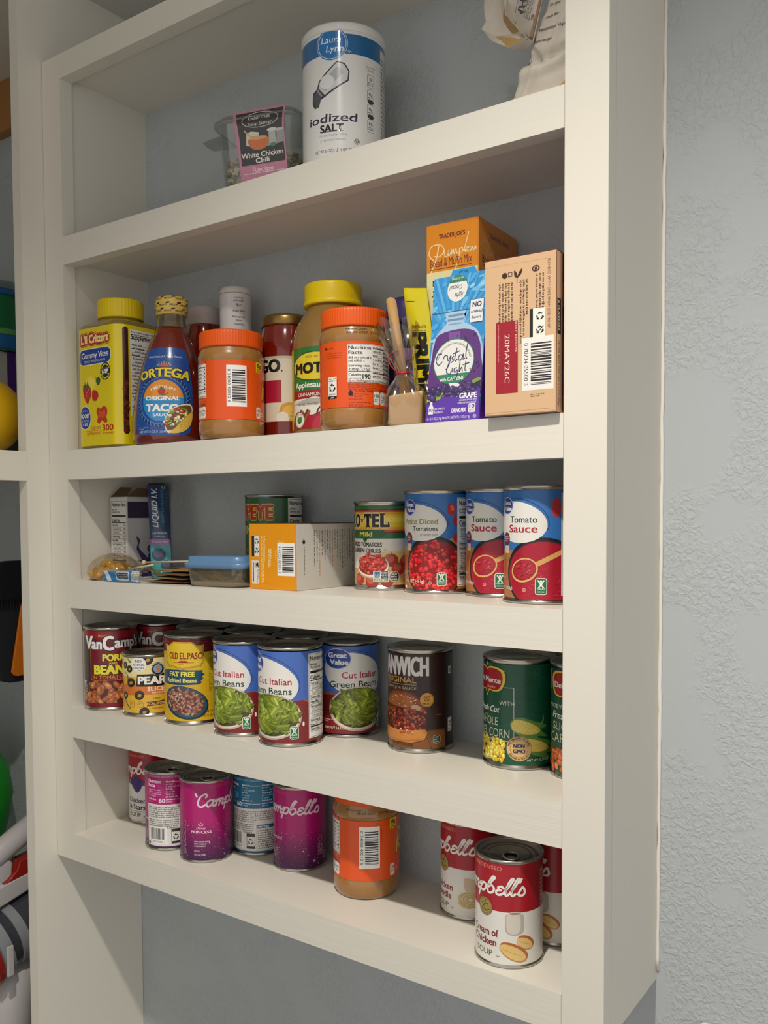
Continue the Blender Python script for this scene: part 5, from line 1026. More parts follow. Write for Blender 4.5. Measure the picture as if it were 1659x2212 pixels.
A = Art(); A.t('LIFT TAB', 31, 134.8, 1.8, '#1c3a5c', w=9, rot=0); A.build('tab_print', on_front(.0575, .075), t, GL(), sx=0)
# ---- herbal tea box, front overhanging the shelf edge
t = carton('tea_box', 'beige and maroon tea box overhanging the shelf edge at the right stile', 'box', -.0700, -.0100, Z['z2t'], .0672, .0800, .1355, R(1.5), '#5c1a2c', side='#d2ac84')
A = Art(); A.rect(.5, 1.2, 66.2, 133.2, '#d2ac84'); k = '#3c1e1a'
A.t('BLENDED WITH CARE FROM SEED TO SIP', 59.5, 129, 2.2, k, w=58, al='l', b=.01, rot=-90)
for x_, y0, n in ((54, 118, 3), (39, 115, 3), (25, 114, 5)): A.words(x_-n*2.9+2, y0, 54, n, 2.9, k, .5, rot=1, seed=n+int(x_))
for x_, tx, w2 in ((52.4, 'Responsible Sourcing.', 24), (37.4, 'Quality Ingredients.', 22), (23.6, 'Sustainable Packaging.', 25)): pass
A.ell(48.5, 122.6, 3.6, 2.7, k); A.ell(48.5, 122.6, 2.4, 1.6, '#d2ac84'); A.rect(47.4, 121.4, 2.2, 2.4, k)
A.poly(catmull([(33, 122), (36, 125), (35, 120), (31, 117)], 3, True), k); A.poly(catmull([(31, 121), (28.5, 124), (28.6, 119), (31, 117.5)], 3, True), k); A.rect(30.8, 113, .6, 6, k)
A.ell(19.4, 120.6, 2.6, 2.6, k); A.rect(22.6, 119, 4, 4, k); A.rect(23.2, 119.6, 2.8, 2.8, '#d2ac84')
A.rect(43, 64, 14, 25, '#efe6da'); A.rect(43, 64, 3, 25, '#1c1814'); A.recyc(52.4, 82, 3.6, '#1c1814'); A.recyc(52.4, 70.5, 3.6, '#1c1814'); A.line([(50, 68), (55.6, 73.6)], .8, '#1c1814')
A.rect(11, 19, 21, 62, '#9c1226'); A.t('BEST BEFORE', 29.6, 80, 1.4, '#e6c0b4', w=26, al='l', rot=-90); A.words(12.4, 79, 58, 1, 1.4, '#d09a90', .6, rot=1); A.t('20MAY26C', 19.6, 70, 4.6, '#e6cfc0', w=42, al='l', rot=-90)
A.barcode(36, 20, 29, 45, vert=1, digits='0 70734 05500 3', bgc='#e6e2dc', col='#241d1c'); A.words(44, 17.4, 12, 2, 1.6, k, .5)
A.line([(.5, 2.6), (58, 3.6), (66, 1.6)], .5, '#b08c64'); A.rect(.5, 129.4, 58, .35, '#b8946c')
A.build('back_print', on_front(.067), t, PAPER, sx=0)
A = Art(); A.rect(.4, .4, 79, 134.6, '#5c1a2c'); A.rect(.4, .4, 12, 134.6, '#cfa67c')
for i, c in enumerate(('#5c2440', '#b0541f', '#3a2450', '#5c2048', '#2c3a6a', '#6a1c38')): A.rect(13, 112.5-i*22.2, 66, 21, c); A.words(15, 128-i*22.2, 60, 2, 4, '#b89aa8', .4, seed=i)
A.rect(1, 66, 8, 30, '#2c1a18'); A.t('6 FLAVORS', 3.2, 94, 3.4, '#e0cdb0', w=25, al='l', rot=-90, b=.02); A.t('18 TEA BAGS NET WT 1.3 OZ (39g)', 3.4, 60, 3, '#3c1e1a', w=54, al='l', rot=-90)
A.build('side_print', on_right(.0672), t, PAPER, sx=0)
bm = box(-.0002, .0674, .0002, .0798, .1350, .1360, bev=.0003); obj('lid_flap', bm, mat('card_#5c1a2c', '#5c1a2c'), t)
# ---- wrapped fudge pop with a wooden stick
px, py = -.1725, .0190
t = thing('wrapped_pop', 'square cream fudge pop on a wooden stick in tied clear film', 'sweet', (px, py, Z['z2t']), R(26))
bm = box(-.0168, .0168, -.0135, .0135, .0006, .0315, bev=.0022); bmesh.ops.subdivide_edges(bm, edges=bm.edges[:], cuts=3, use_grid_fill=True)
for v in bm.verts: v.co += Vector((.10*v.co.z*.3, 0, (v.co.x*.14 if v.co.z > .02 else 0)))+.0005*noise.noise_vector(v.co*160)
fud = mat('cream_fudge', '#c4a277', .55, sss=.1); bumpy(fud, 70, .15, .001)
obj('fudge_block', bm, fud, t, True)
bm = bmesh.new(); rr_ = [(-.0049, 0), (.0049, 0), (.0049, .0935)]+[(.0049*math.cos(a), .0935+.0046*math.sin(a)) for a in (math.pi*i/10 for i in range(1, 10))]+[(-.0049, .0935)]
fr = [bm.verts.new((x-.0005-.150*z, -.0010, .0280+z)) for x, z in rr_]; bk = [bm.verts.new((x-.0005-.150*z, .0010, .0280+z)) for x, z in rr_]; bm.faces.new(fr); bm.faces.new(bk[::-1])
for i in range(len(fr)): bm.faces.new((fr[i], bk[i], bk[(i+1) % len(fr)], fr[(i+1) % len(fr)]))
obj('wooden_stick', bm, bumpy(mat('popsicle_wood', '#b8905a', .6), 80, .2, .0006, stretch=(3, 3, .2)), t, True)
bm = bmesh.new(); film = clear('clear_film', '#f6f2ec', .09, .1)
rings = []; N = 40
for z, r_, sq in ((.001, .0215, .9), (.012, .0222, .8), (.026, .0218, .7), (.036, .0165, .35), (.045, .0098, .1), (.051, .0056, 0), (.0535, .0052, 0), (.058, .0075, 0), (.072, .0135, .1), (.088, .0175, .1), (.101, .0205, .1)):
    ring = []
    for i in range(N):
        a = 2*math.pi*i/N; c, s = math.cos(a), math.sin(a); sup = (abs(c)**4+abs(s)**4)**(-.25); k = r_*(1+(sup-1)*sq)*(1+.13*math.sin(a*9+z*90)*(1 if z > .03 else .3)+.09*noise.noise(Vector((c*2, s*2, z*60))))
        ring.append(bm.verts.new((k*c-.0135*max(0, z-.03)/.098, k*s*.82, z+.0035*math.sin(a*5)*(z > .09))))
    rings.append(ring)
for a, b in zip(rings, rings[1:]):
    for i in range(N): bm.faces.new((a[i], a[(i+1) % N], b[(i+1) % N], b[i]))
obj('film_wrap', bm, film, t, True)
tie = mat('red_tie', '#b8141c', .35, coat=.5)
tw = obj('twist_tie', tube([(.0062*math.cos(a)-.003, .0056*math.sin(a), .0525+.0006*math.sin(a)) for a in (2*math.pi*i/24 for i in range(24))], .0013, 8, closed=True), tie, t, True)
obj('tie_end', tube(catmull([(-.0085, -.003, .0525), (-.0150, -.005, .060), (-.0165, -.005, .068), (-.012, -.004, .0725), (-.0075, -.003, .0728)], 5), .0013, 8, flat=.5), tie, t, True)
# ------------------------------------------------------------------ middle shelf, left half
z3 = Z['z3t']
t = carton('drink_mix_box', 'purple and white grape drink mix box with its top flap open', 'box', -.6860, .0640, z3, .0350, .0690, .1085, 0, '#c9c4c4')
A = Art(); A.rect(.2, .2, 34.6, 108, '#c9c6c2'); A.rect(.2, 94, 34.6, 1, '#4a3a5c'); A.nut(.8, 4, 33, 100, rows=12, bgc='#d3d0ca', fg='#26222a', seed=3); A.build('facts_print', on_front(.035), t, PAPER, sx=0)
A = Art(); A.rect(.2, .2, 68.6, 108, '#c6c2c4'); A.rect(.2, 80, 68.6, 22, '#2c1c40'); A.ell(56, 86, 14, 14, '#c6c2c4'); A.ell(56, 86, 12.6, 12.6, '#2c1c40'); A.line([(52, 92), (60, 92), (54, 82), (62, 82)], 1.6, '#c6c2c4', 3)
A.rect(38, 66, 31, 6, '#1f5f9c'); A.t('SUGAR FREE', 40, 67.4, 3.2, '#d6e0ea', al='l', w=26, b=.02); A.t('grape', 36, 53, 10, '#2c2440', al='l', w=31, b=.02); A.t('MIXED', 44, 46, 3, '#8c8690', al='l', w=18); A.t('DRINK', 44, 40.6, 3, '#8c8690', al='l', w=18)
A.poly(catmull([(14, 55), (20, 50), (18, 40), (28, 30), (34, 26), (48, 32), (60, 28), (68, 24), (68, 1), (20, 1), (26, 14), (20, 28), (14, 38), (16, 46)], 4, True), '#4a3472'); A.ell(36, 38, 4, 5, '#5a4482'); A.scatter(30, in_box(24, 2, 66, 28), mk_beans(('#3a2660', '#4f3a7c', '#2a1a4c'), 5, 4), 2)
A.build('front_print', on_right(.035), t, PAPER, sx=0)
bm = bmesh.new()
for q in ([(.0004, 0, .1086), (.0346, 0, .1086), (.030, .012, .121), (.006, .012, .122)], [(.0346, .001, .1086), (.0346, .068, .1086), (.042, .060, .119), (.040, .012, .120)], [(.0004, .0688, .1086), (.0346, .0688, .1086), (.036, .0640, .128), (.002, .0640, .129)]):
    f = [bm.verts.new(p) for p in q]; bm.faces.new(f)
bmesh.ops.solidify(bm, geom=bm.faces[:], thickness=.0005)
obj('open_flap', bm, mat('raw_card', '#7d6448', .7), t)
A = Art(); A.rect(0, 0, 27, 140, '#14305a'); A.rect(0, 46, 27, 5, '#8c5aa0'); A.rect(0, 46, 27, 8, '#9c5ca4'); A.t('CONCORD GRAPE', 13.5, 48.4, 2.6, '#e0c8e4', w=20); A.rect(0, 0, 27, 46, '#2a9ca0'); A.t('LIQUID I.V.', 12.5, 70, 7.6, '#d3dae2', w=54, al='l', rot=90, sh=.2, b=.02); 
A.t('HYDRATION MULTIPLIER', 20.5, 72, 3.4, '#2a8ca4', w=52, al='l', rot=90); A.ell(21, 127, 3.4, 2.4, '#5a9cc4'); A.t('ELECTROLYTE', 13.5, 60.4, 2.6, '#c9d4de', w=20, b=.02); A.t('DRINK MIX', 13.5, 56.4, 2.2, '#c9d4de', w=14)
A.items = [(([(27-(x), y) for x, y in v]) if 0 else v, f, c, l, b) for v, f, c, l, b in A.items]
A.ell(11, 32, 9, 9, '#26304c'); A.ell(10, 34, 6.5, 6, '#46506e'); A.ell(20, 18, 7, 7, '#26304c'); A.ell(19, 20, 5, 4.6, '#46506e')
packet('drink_stick', 'dark blue and teal electrolyte drink stick leaning on the grape box', 'packet', [(-.6050, .0640, z3+.0006), (-.5830, .0810, z3+.0006), (-.6060, .0950, .0420), (-.6270, .0780, .0435)], A, 27, 130, .0028, mat('navy_film', '#17325c', .3, coat=.6), wav=.3)
# bag of yellow sweets
t = thing('candy_bag', 'small clear bag of golden gummy sweets with a blue and white header', 'bag', (-.6400, .0330, z3))
gum = mat('golden_gummy', '#c4962a', .25, coat=.6, sss=.3)
bm = bmesh.new(); g = random.Random(4)
for i in range(60):
    a = g.uniform(0, 6.28); q = g.uniform(0, 1)**.5; x, y = -.004+.030*q*math.cos(a), .024*q*math.sin(a); zt = .006+.016*(1-q*q)*g.uniform(.2, 1.)
    r_ = bmesh.ops.create_icosphere(bm, subdivisions=2, radius=.0072)
    for v in r_['verts']: v.co = Vector((v.co.x*1.15+x, v.co.y+y, v.co.z*.8+zt))
o = obj('gummy_sweets', bm, gum, t, True); o['kind'] = 'stuff'
bm = lathe([(.010, .0002), (.032, .0004), (.0375, .006), (.037, .014), (.030, .024), (.020, .031), (.010, .034), (0, .035)], 48, 1, .82, fn=lambda a: 1+.05*math.sin(7*a))
for v in bm.verts: v.co += .0016*noise.noise_vector(v.co*70)*(v.co.z > .003); v.co.z = max(v.co.z, .0002)
obj('clear_bag', bm, clear('bag_film', '#f8f2e2', .07, .1), t, True)
bm = bmesh.new(); rows = []
for j in range(9):
    u = j/8; rows.append([bm.verts.new((.026+.052*u, -.020+.040*i/8+.008*u, .012+.008*(1-u)+.0035*math.sin(i*1.9+u*4)+.004*math.sin(u*7+i))) for i in range(9)])
for a, b in zip(rows, rows[1:]):
    for i in range(8): bm.faces.new((a[i], a[i+1], b[i+1], b[i]))
obj('bag_neck', bm, clear('bag_film'), t, True)
A = Art(); A.rect(0, 0, 66, 15, '#2272ac'); A.poly([(0, 15), (8, 0), (16, 0), (8, 15)], '#c9d0d6'); A.rr(24, 2, 24, 11, 3, '#c9d0d6'); A.rr(25.4, 3.2, 21.2, 8.6, 2.4, '#3a3c40'); A.words(27, 10.6, 18, 3, 2.6, '#a9adb2', .5); A.rect(52, 1, 13, 13, '#d3d0c8'); A.words(53, 13, 11, 6, 2, '#5c5a58', .5)
packet('bag_header', 'blue and white printed paper strip lying in front of the sweets', 'packet', [(-.6230, .0035, z3+.0007), (-.5560, .0035, z3+.0007), (-.5560, .0050, z3+.0165), (-.6300, .0075, z3+.0135)], A, 66, 15, .0012, mat('header_film', '#b8bcc0', .3, coat=.5), wav=.3)
# lollipop sticks
for i, (a, b, lab) in enumerate((((-.600, .048, .0225), (-.500, .060, .0265), 'upper thin white lollipop stick on the brown packets'), ((-.607, .030, .0145), (-.560, .030, .0215), 'lower thin white lollipop stick beside the blue strip'))):
    a, b = Vector(a), Vector(b); t = thing('lollipop_stick', lab, 'stick', (a.x, a.y, z3+a.z), 0, 'lollipop sticks')
    obj('paper_stick', tube([(0, 0, 0), b-a], .0013, 10), mat('white_paper_stick', '#c9bda4', .6), t, True); r_ = bmesh.new(); bmesh.ops.create_icosphere(r_, subdivisions=2, radius=.0032); obj('sugar_knob', r_, mat('pale_sugar', '#d6c69c', .4), t, True)
# flat brown packets
brown = ('#7d5a38', '#8a6440', '#73522f', '#946e48')
for i, (x0, y0, rz, zz, lab) in enumerate(((-.5540, .010, .12, .0006, 'flat brown paper packet at the bottom of the small stack'), (-.5560, .014, .02, .0046, 'flat brown paper packet second from the bottom of the stack'), (-.5580, .020, -.05, .0090, 'flat brown paper packet third from the bottom of the stack'), (-.5620, .026, .06, .0134, 'topmost brown paper packet with a dark round stamp'))):
    bm = bmesh.new(); NU, NV = 10, 8; w_, d_ = .0640, .0560; gv = {}
    for s in (1, -1):
        for j in range(NV+1):
            for k in range(NU+1):
                u, v = k/NU, j/NV; e = (max(0, 1-(2*u-1)**4)*max(0, 1-(2*v-1)**4)); gv[s, k, j] = bm.verts.new((u*w_, v*d_, .0012+s*(.0002+.0012*e)+.0016*(math.sin(u*3+i*2)+1)*.4*v+.0009*(1+noise.noise(Vector((u*3+i*7, v*3, 1))))*.6))
        for j in range(NV):
            for k in range(NU): q = [gv[s, k, j], gv[s, k+1, j], gv[s, k+1, j+1], gv[s, k, j+1]]; bm.faces.new(q if s > 0 else q[::-1])
    bmesh.ops.remove_doubles(bm, verts=bm.verts, dist=.00045)
    t = thing('paper_packet', lab, 'packet', (x0, y0, z3+zz), rz, 'brown paper packets'); obj('packet_paper', bm, mat('kraft_paper_%d' % i, brown[i], .7), t, True)
    if i == 3:
        A = Art(); A.ell(24, 14, 11, 7, '#4a3422'); A.ring(24, 14, 9.6, 5.8, .5, '#7d5a38'); A.build('round_stamp', lambda x, y, o: Vector((x*MM, y*MM, .0048+o)), t, PAPER, sx=0)
# tub of crackers
t = thing('plastic_tub', 'small square plastic tub with blue lid holding folded wrappers', 'container', (-.4385, .0355, z3), R(6))
def rsq(hw, hd, rc, z, n=12, s=1.):
    p = []
    for cx, cy, a in ((1, -1, -90), (1, 1, 0), (-1, 1, 90), (-1, -1, 180)): p += [((cx*(hw-rc)+rc*math.cos(R(a+90*k/n)))*s, (cy*(hd-rc)+rc*math.sin(R(a+90*k/n)))*s, z) for k in range(n+1)]
    return p
def loft(rings, bm=None, cap0=True, cap1=True):
    bm = bm or bmesh.new(); V = [[bm.verts.new(p) for p in r] for r in rings]; n = len(V[0])
    for a, b in zip(V, V[1:]):
        for i in range(n): bm.faces.new((a[i], a[(i+1) % n], b[(i+1) % n], b[i]))
    if cap0: bm.faces.new(V[0][::-1])
    if cap1: bm.faces.new(V[-1])
    return bm
obj('tub_body', loft([rsq(.036, .024, .012, .0005), rsq(.039, .0262, .013, .003), rsq(.0425, .0278, .014, .024)], cap1=False), clear('frosted_tub', '#e6e2d6', .08, .12, '#c5b48c', .14), t, True)
bm = bmesh.new(); g = random.Random(9)
for i in range(30):
    c = Vector((g.uniform(-.027, .027), g.uniform(-.019, .014), .006+i*.0005)); ro = Matrix.Rotation(g.uniform(0, 3), 3, 'Z') @ Matrix.Rotation(g.uniform(-.4, .4), 3, 'X'); n = 7; row = []
    for j in range(n+1):
        u = j/n; row.append([bm.verts.new(c+ro @ Vector((-.013+.026*u, -.008+.016*k, .0022*math.sin(u*7+i)+.0008))) for k in (0, 1)])
    for a, b in zip(row, row[1:]): bm.faces.new((a[0], a[1], b[1], b[0]))
for v in bm.verts: v.co.z = min(max(v.co.z, .0022), .021); v.co.x = max(-.036, min(.036, v.co.x)); v.co.y = max(-.0235, min(.0235, v.co.y))
bmesh.ops.solidify(bm, geom=bm.faces[:], thickness=.0006)
o = obj('crumpled_wrappers', bm, mat('tan_wrapper', '#d2ab68', .4, coat=.5), t, True); o['kind'] = 'stuff'
obj('food_fill', loft([rsq(.0345, .0228, .011, .0015), rsq(.0372, .0248, .012, .004), rsq(.0375, .0250, .012, .0055)]), mat('tan_fill', '#9a7846', .6), t, True)
obj('tub_lid', loft([rsq(.0438, .0292, .014, .0215), rsq(.0452, .0302, .0145, .0222), rsq(.0455, .0304, .0145, .0275), rsq(.0440, .0292, .014, .0285), rsq(.0415, .0270, .013, .0288), rsq(.0412, .0268, .013, .0345), rsq(.0400, .0258, .012, .0355)]), mat('blue_lid_plastic', '#5c80a4', .35, coat=.3), t, True, sharp=R(50))
obj('lid_latch', box(-.0475, -.0445, -.010, .010, .0150, .0265, bev=.001), mat('blue_lid_plastic'), t)
# orange and white tea box
t = carton('tea_box', 'orange and white tea box lying end-on in the middle shelf', 'box', -.3865, .0205, z3, .0695, .1120, .0730, 0, '#c9c5bc', side='#df900f')
A = Art(); w_ = 69.5; A.rect(.3, .3, 68.9, 72.4, '#e0920f'); wt = '#f0d8a0'
A.rect(3.5, 36.5, 11, 23, '#dcd9d2'); A.rect(3.5, 36.5, 4, 23, '#2a2620'); A.recyc(11, 53.4, 3.2, '#2a2620'); A.recyc(11, 43, 3.2, '#2a2620'); A.line([(8.4, 40.6), (13.6, 45.6)], .7, '#2a2620')
A.rect(3.5, 6, 11, 26, '#dcd9d2'); A.poly([(9, 27), (14, 24), (13, 30.6)], '#2a2620'); A.ring(10, 27, 2.4, 2.4, .5, '#2a2620'); A.words(10.5, 22, 15, 2, 1.8, '#5c5650', .5, rot=1); A.rect(5, 8, 1.4, 22, '#2a2620')
A.words(17, 60, 52, 3, 2.2, wt, .45, rot=1); A.words(27, 45, 20, 2, 3, wt, .45, rot=1); A.words(38, 44, 17, 1, 2, wt, .5, rot=1); A.t('AROMATICS', 30, 46, 2.4, wt, w=20, al='l', rot=-90)
A.barcode(42, 16, 25, 36, vert=1, digits='9 45225 00305 1'); A.words(44, 55.4, 8, 2, 1.6, wt, .5)
A.line([(11 + k*1.6, 5+3*math.sin(k*.22)) for k in range(18)], .25, '#b8720c')
A.build('end_print', on_front(.0695), t, PAPER, sx=0)
A = Art(); w_ = 112; A.rect(.3, .3, 111.4, 72.4, '#cfcbc2'); k = '#4a4744'
A.t('THIS IS MORE', 104.5, 66, 2.8, '#2e2b2a', w=34, al='l', rot=-90, b=.015); A.t('THAN A BOX OF TEA.', 99, 66, 2.8, '#2e2b2a', w=50, al='l', rot=-90, b=.015)
for i in range(15):
    A.words(92-i*4.6, 66 if i > 0 else 66, 54 if i not in (6, 9) else 30, 1, 3.2, '#c07a3c' if i in (2, 7, 12) else k, .42, rot=1, seed=i+3)
A.ell(12, 53, 2.4, 2.4, '#2e2b2a'); A.rect(11.4, 54, 1, 3, '#2e2b2a'); A.words(11, 48, 34, 1, 2.6, k, .45, rot=1, seed=2); A.line([(58, 73), (58, 68)], .3, '#8c8880')
A.build('side_print', on_right(.0695), t, PAPER, sx=0)
bm = box(.0002, .0693, .0002, .1118, .0728, .0737, bev=.0003); obj('lid_flap', bm, mat('dark_card_edge', '#57504a', .6), t)
# ------------------------------------------------------------------ top shelf: soup-mix tub and flour bag
z1 = Z['z1t']
px, py = -.3850, .0620
t = thing('soup_mix_tub', 'clear hinged tub of soup starter with black and pink label', 'container', (px, py, z1), R(15))
pet = clear('clear_tub', '#eef2f0', .07, .07, '#b8b8a8', .06)
obj('tub_body', loft([rsq(.043, .034, .014, .0006), rsq(.045, .037, .016, .004), rsq(.0500, .0445, .018, .074)], cap1=False), pet, t, True)
obj('tub_lid', loft([rsq(.0505, .0450, .018, .0738), rsq(.0545, .0490, .020, .0742), rsq(.0545, .0490, .020, .0765), rsq(.0505, .0440, .018, .0772), rsq(.0490, .0425, .017, .0830), rsq(.0460, .0390, .016, .0850)], cap0=False), pet, t, True, sharp=R(50))
obj('lid_lip', loft([[(-.053, -.018, .0742), (-.053, .018, .0742), (-.082, .013, .0725), (-.084, 0, .0722), (-.082, -.013, .0725)], [(-.053, -.018, .0752), (-.053, .018, .0752), (-.082, .013, .0734), (-.084, 0, .0731), (-.082, -.013, .0734)]]), pet, t)
bm = bmesh.new(); g = random.Random(12)
for i in range(520):
    z = g.uniform(.003, .040); k = .0405+.005*z/.07; x, y = g.uniform(-k, k)*.92, g.choice((-1, 1, -1, 1, 0))*g.uniform(.74, .9)*(.032+.009*z/.07); 
    if g.random() < .4: x, y = g.choice((-1, 1))*g.uniform(.84, .96)*k, g.uniform(-.028, .028)
    r_ = bmesh.ops.create_icosphere(bm, subdivisions=1, radius=g.uniform(.0022, .0042)); ro = Matrix.Rotation(g.uniform(0, 3), 3, 'XYZ'[i % 3])
    for v in r_['verts']: v.co = ro @ Vector((v.co.x*1.3, v.co.y, v.co.z*.7))+Vector((x, y, max(.005, z)))
    for f in {f for v in r_['verts'] for f in v.link_faces}: f.material_index = i % 3
o = obj('dried_mix', bm, [mat('dried_white', '#c4b795', .7), mat('dried_tan', '#a08a64', .7), mat('dried_brown', '#75603f', .7)], t); o['kind'] = 'stuff'
obj('mix_core', loft([rsq(.038, .027, .013, .003), rsq(.0385, .029, .014, .022), rsq(.028, .020, .010, .030)]), mat('dried_tan'), t, True)
A = Art(); A.poly([(-30, 82), (24, 82), (22, 60), (23, 10), (21, 1), (-25, 1), (-27, 40)], '#b8748c'); A.poly([(-27, 80), (22, 80), (20, 60), (21.5, 26), (-24, 26), (-24.5, 55)], '#1e1a1a')
A.ell(-2, 71, 19, 8, '#c9c4bc'); A.ell(-2, 71, 18.4, 7.4, '#1e1a1a'); A.t('Gourmet', -3, 71.6, 4.6, '#d6d2ca', w=23, sh=.25); A.t('Soup Starter', -2, 65.6, 3.2, '#d6d2ca', w=24)
A.ell(2, 47, 19, 4, '#8a8a84'); A.rect(6, 45, 7, 14, '#a9aaa6'); A.rect(14, 45, 6.5, 13, '#8f908c'); A.ell(9.5, 59, 5, 1.6, '#c9cac6'); A.ell(17, 58, 4.6, 1.5, '#b5b6b2'); A.poly([(-18, 46), (-17, 58), (-12, 60), (-4, 58), (-4, 46)], '#c9c4b4'); A.ell(-5, 52, 10, 2.6, '#8c2a10'); A.poly(catmull([(-15, 52), (-13, 44), (-8, 41), (0, 41), (4, 45), (5, 52)], 4, True), '#c9661c'); A.ell(-5, 52.6, 9.4, 1.8, '#c99a6c'); A.line([(-19, 62), (-14, 56), (-10, 54)], 1.4, '#c9a24a', 4); A.ell(10, 44, 3, 2, '#4a7a3a')
A.t('White Chicken', -2, 33.4, 5.2, '#e0dcd4', w=43, b=.02); A.t('Chili', -2, 27.4, 5, '#e0dcd4', w=14, b=.02); A.rect(-22, 17, 42, .6, '#e6c4cc'); A.t('Recipe', -2, 18.4, 5, '#e6c9d0', w=22)
A.build('tub_label', lambda x, y, o: Vector((x*MM*1.18+.013, -(.037+.0105*max(0, y*MM)/.074)-.0008-o if y < 74 else -.0478-o, y*MM)), t, GL(), sx=0, sy=6)
# flour bag: crumpled paper sack with its rolled top folded over to the left
px, py = -.0360, .0720
t = thing('flour_bag', 'crumpled white paper flour bag with brown stripes and folded top', 'bag', (px, py, z1))
paper = mat('white_sack_paper', '#c6bdb0', .6); inside = mat('tan_sack_inside', '#b08c58', .65)
def sack(u, v):
    """u 0..1 round the sack from the front left corner, v 0..1 up; gives position"""
    a = u*4; k = int(a) % 4; f = a-int(a)
    lean = Vector((.072*v, -.002*v, 0)); w0, d0 = .036-.004*v+.010*max(0, .22-v), .036-.008*v
    c = [Vector((-w0, -d0, 0)), Vector((w0*1.25, -d0*1.05, 0)), Vector((w0*1.2, d0, 0)), Vector((-w0, d0*.9, 0))]
    p = c[k].lerp(c[(k+1) % 4], f); n = (c[(k+1) % 4]-c[k]).cross(Vector((0, 0, 1))).normalized()
    p = p+lean+n*(.0045*math.sin(math.pi*f)*(1-.5*v)); p.z = .0006+.190*v
    q = Vector((u*9, v*7, .5)); cr = noise.noise(q)*.0030+abs(noise.noise(q*2.3))*-.0026
    e = v-.235-.10*abs(f-.25)        # the paper is kicked in along a bent crease above the base
    fold = -.0075*math.exp(-(e/.022)**2)+.0055*math.exp(-((e+.06)/.03)**2)+.004*math.exp(-((f-.22-.6*(v-.2))/.035)**2)*(v < .45)
    e2 = f-.86+1.6*(v-.06); fold += .004*math.exp(-(e2/.05)**2)*(v < .3)
    if v > .004: p += n*(cr+fold*(k == 0))
    p.x = min(p.x, .0560-.004*v); p.y = max(-.0660, min(.0640, p.y))
    return p
bm = bmesh.new(); NU, NV = 96, 57; g_ = [[bm.verts.new(sack(i/NU, j/NV)) for i in range(NU)] for j in range(NV+1)]
for j in range(NV):
    for i in range(NU): bm.faces.new((g_[j][i], g_[j][(i+1) % NU], g_[j+1][(i+1) % NU], g_[j+1][i]))
bm.faces.new(g_[0][::-1]); bm.faces.new(g_[-1])
obj('sack_paper', bm, paper, t, True, sharp=R(38))
def on_sack(x, y, o):
    u = max(0, min(.249, x/72*.25)); v = min(1, y/190); p = sack(u, v); e = 1e-3
    n = (sack(min(.2495, u+e), v)-sack(max(0, u-e), v)).cross(sack(u, min(1, v+e))-sack(u, v-e)).normalized()
    return p+n*(o+.00025)
A = Art(); k = '#2c2622'
for y_, tx, w_, h_, x_ in ((168, 'best used.', 20, 3.6, 16), (158, '2 tablespoons', 30, 3.6, 12), (146, 'oz.', 7, 3.6, 6), (124, 'universal', 22, 3.4, 6), (112, 'SO', 8, 4, 6), (103, "We'll be helpful", 36, 3.6, 2), (91, 'for you.', 16, 3.6, 4), (81, '.com for', 20, 3.4, 4), (71, 'sensations us!', 34, 3.4, 2), (62, 'and recipes', 24, 3.4, 2)): A.t(tx, x_*.6+1, y_, h_*.78, k, al='l', w=w_*.76, rot=-9)
A.poly([(8, 138), (46, 131), (46, 126), (8, 133)], '#a8743c'); A.poly([(14, 184), (44, 178), (44, 174), (14, 180)], '#a8743c')
A.poly([(40, 12), (44, 16), (52, 22), (58, 30), (56, 31), (50, 24), (43, 18), (39, 14)], '#c09048')
A.build('sack_print', on_sack, t, PAPER, sx=3, sy=190/57, clip=(2, 3, 66, 186))
# the open mouth, folded over and hanging to the left of the bag
V = dict(A=(-.0705, -.017, .1374), B=(-.0662, -.022, .1067), C=(-.0723, -.018, .103), D=(-.056, -.028, .0822), E=(-.0353, -.036, .0672), F=(-.025, -.024, .0644), G=(-.0126, -.042, .0652), H=(-.0152, -.044, .073), I=(-.038, -.036, .1174),
    J=(-.0379, -.022, .0855), K=(-.0512, -.014, .1055), L=(-.0565, -.020, .0895), M=(-.0088, -.038, .0628), N=(-.0013, -.030, .1079), S=(-.0403, -.032, .0992), O=(-.052, -.018, .130), Q=(-.030, -.010, .098))
bm = bmesh.new(); W_ = {q: bm.verts.new(p) for q, p in V.items()}
for q, mi in (('ABO', 0), ('BKO', 0), ('BCLK', 0), ('CDL', 0), ('KLJ', 0), ('DEL', 0), ('LEG', 1), ('LGJ', 0), ('JGH', 0), ('KJS', 1), ('JHS', 1), ('KSI', 1), ('OKI', 0), ('EFG', 0), ('FMG', 0), ('ISHGMN', 0), ('KQJ', 1)):
    f = bm.faces.new([W_[c] for c in q]); f.material_index = mi
bmesh.ops.triangulate(bm, faces=[f for f in bm.faces if len(f.verts) > 4])
bmesh.ops.subdivide_edges(bm, edges=bm.edges[:], cuts=3, use_grid_fill=True)
for v in bm.verts: v.co += noise.noise_vector(v.co*90)*.0012
bmesh.ops.recalc_face_normals(bm, faces=bm.faces); bmesh.ops.solidify(bm, geom=bm.faces[:], thickness=.0005)
obj('folded_top', bm, [paper, inside], t, True, sharp=R(22))
A = Art(); A.rect(1, 1.2, 44, 2.2, '#8c5a3a'); A.rect(1, 8.4, 44, .35, k); A.rect(10, 13.6, 35, .35, k); A.rect(18, 23, 27, .35, k); A.t('UNBLEACHED FLOUR', 22, 10, 2.6, k, w=38, al='c'); A.t('WHITE', 17, 15.0, 6.4, '#231d30', w=40, al='l', b=.03); A.words(1, 7.8, 40, 1, 3, k, .5)
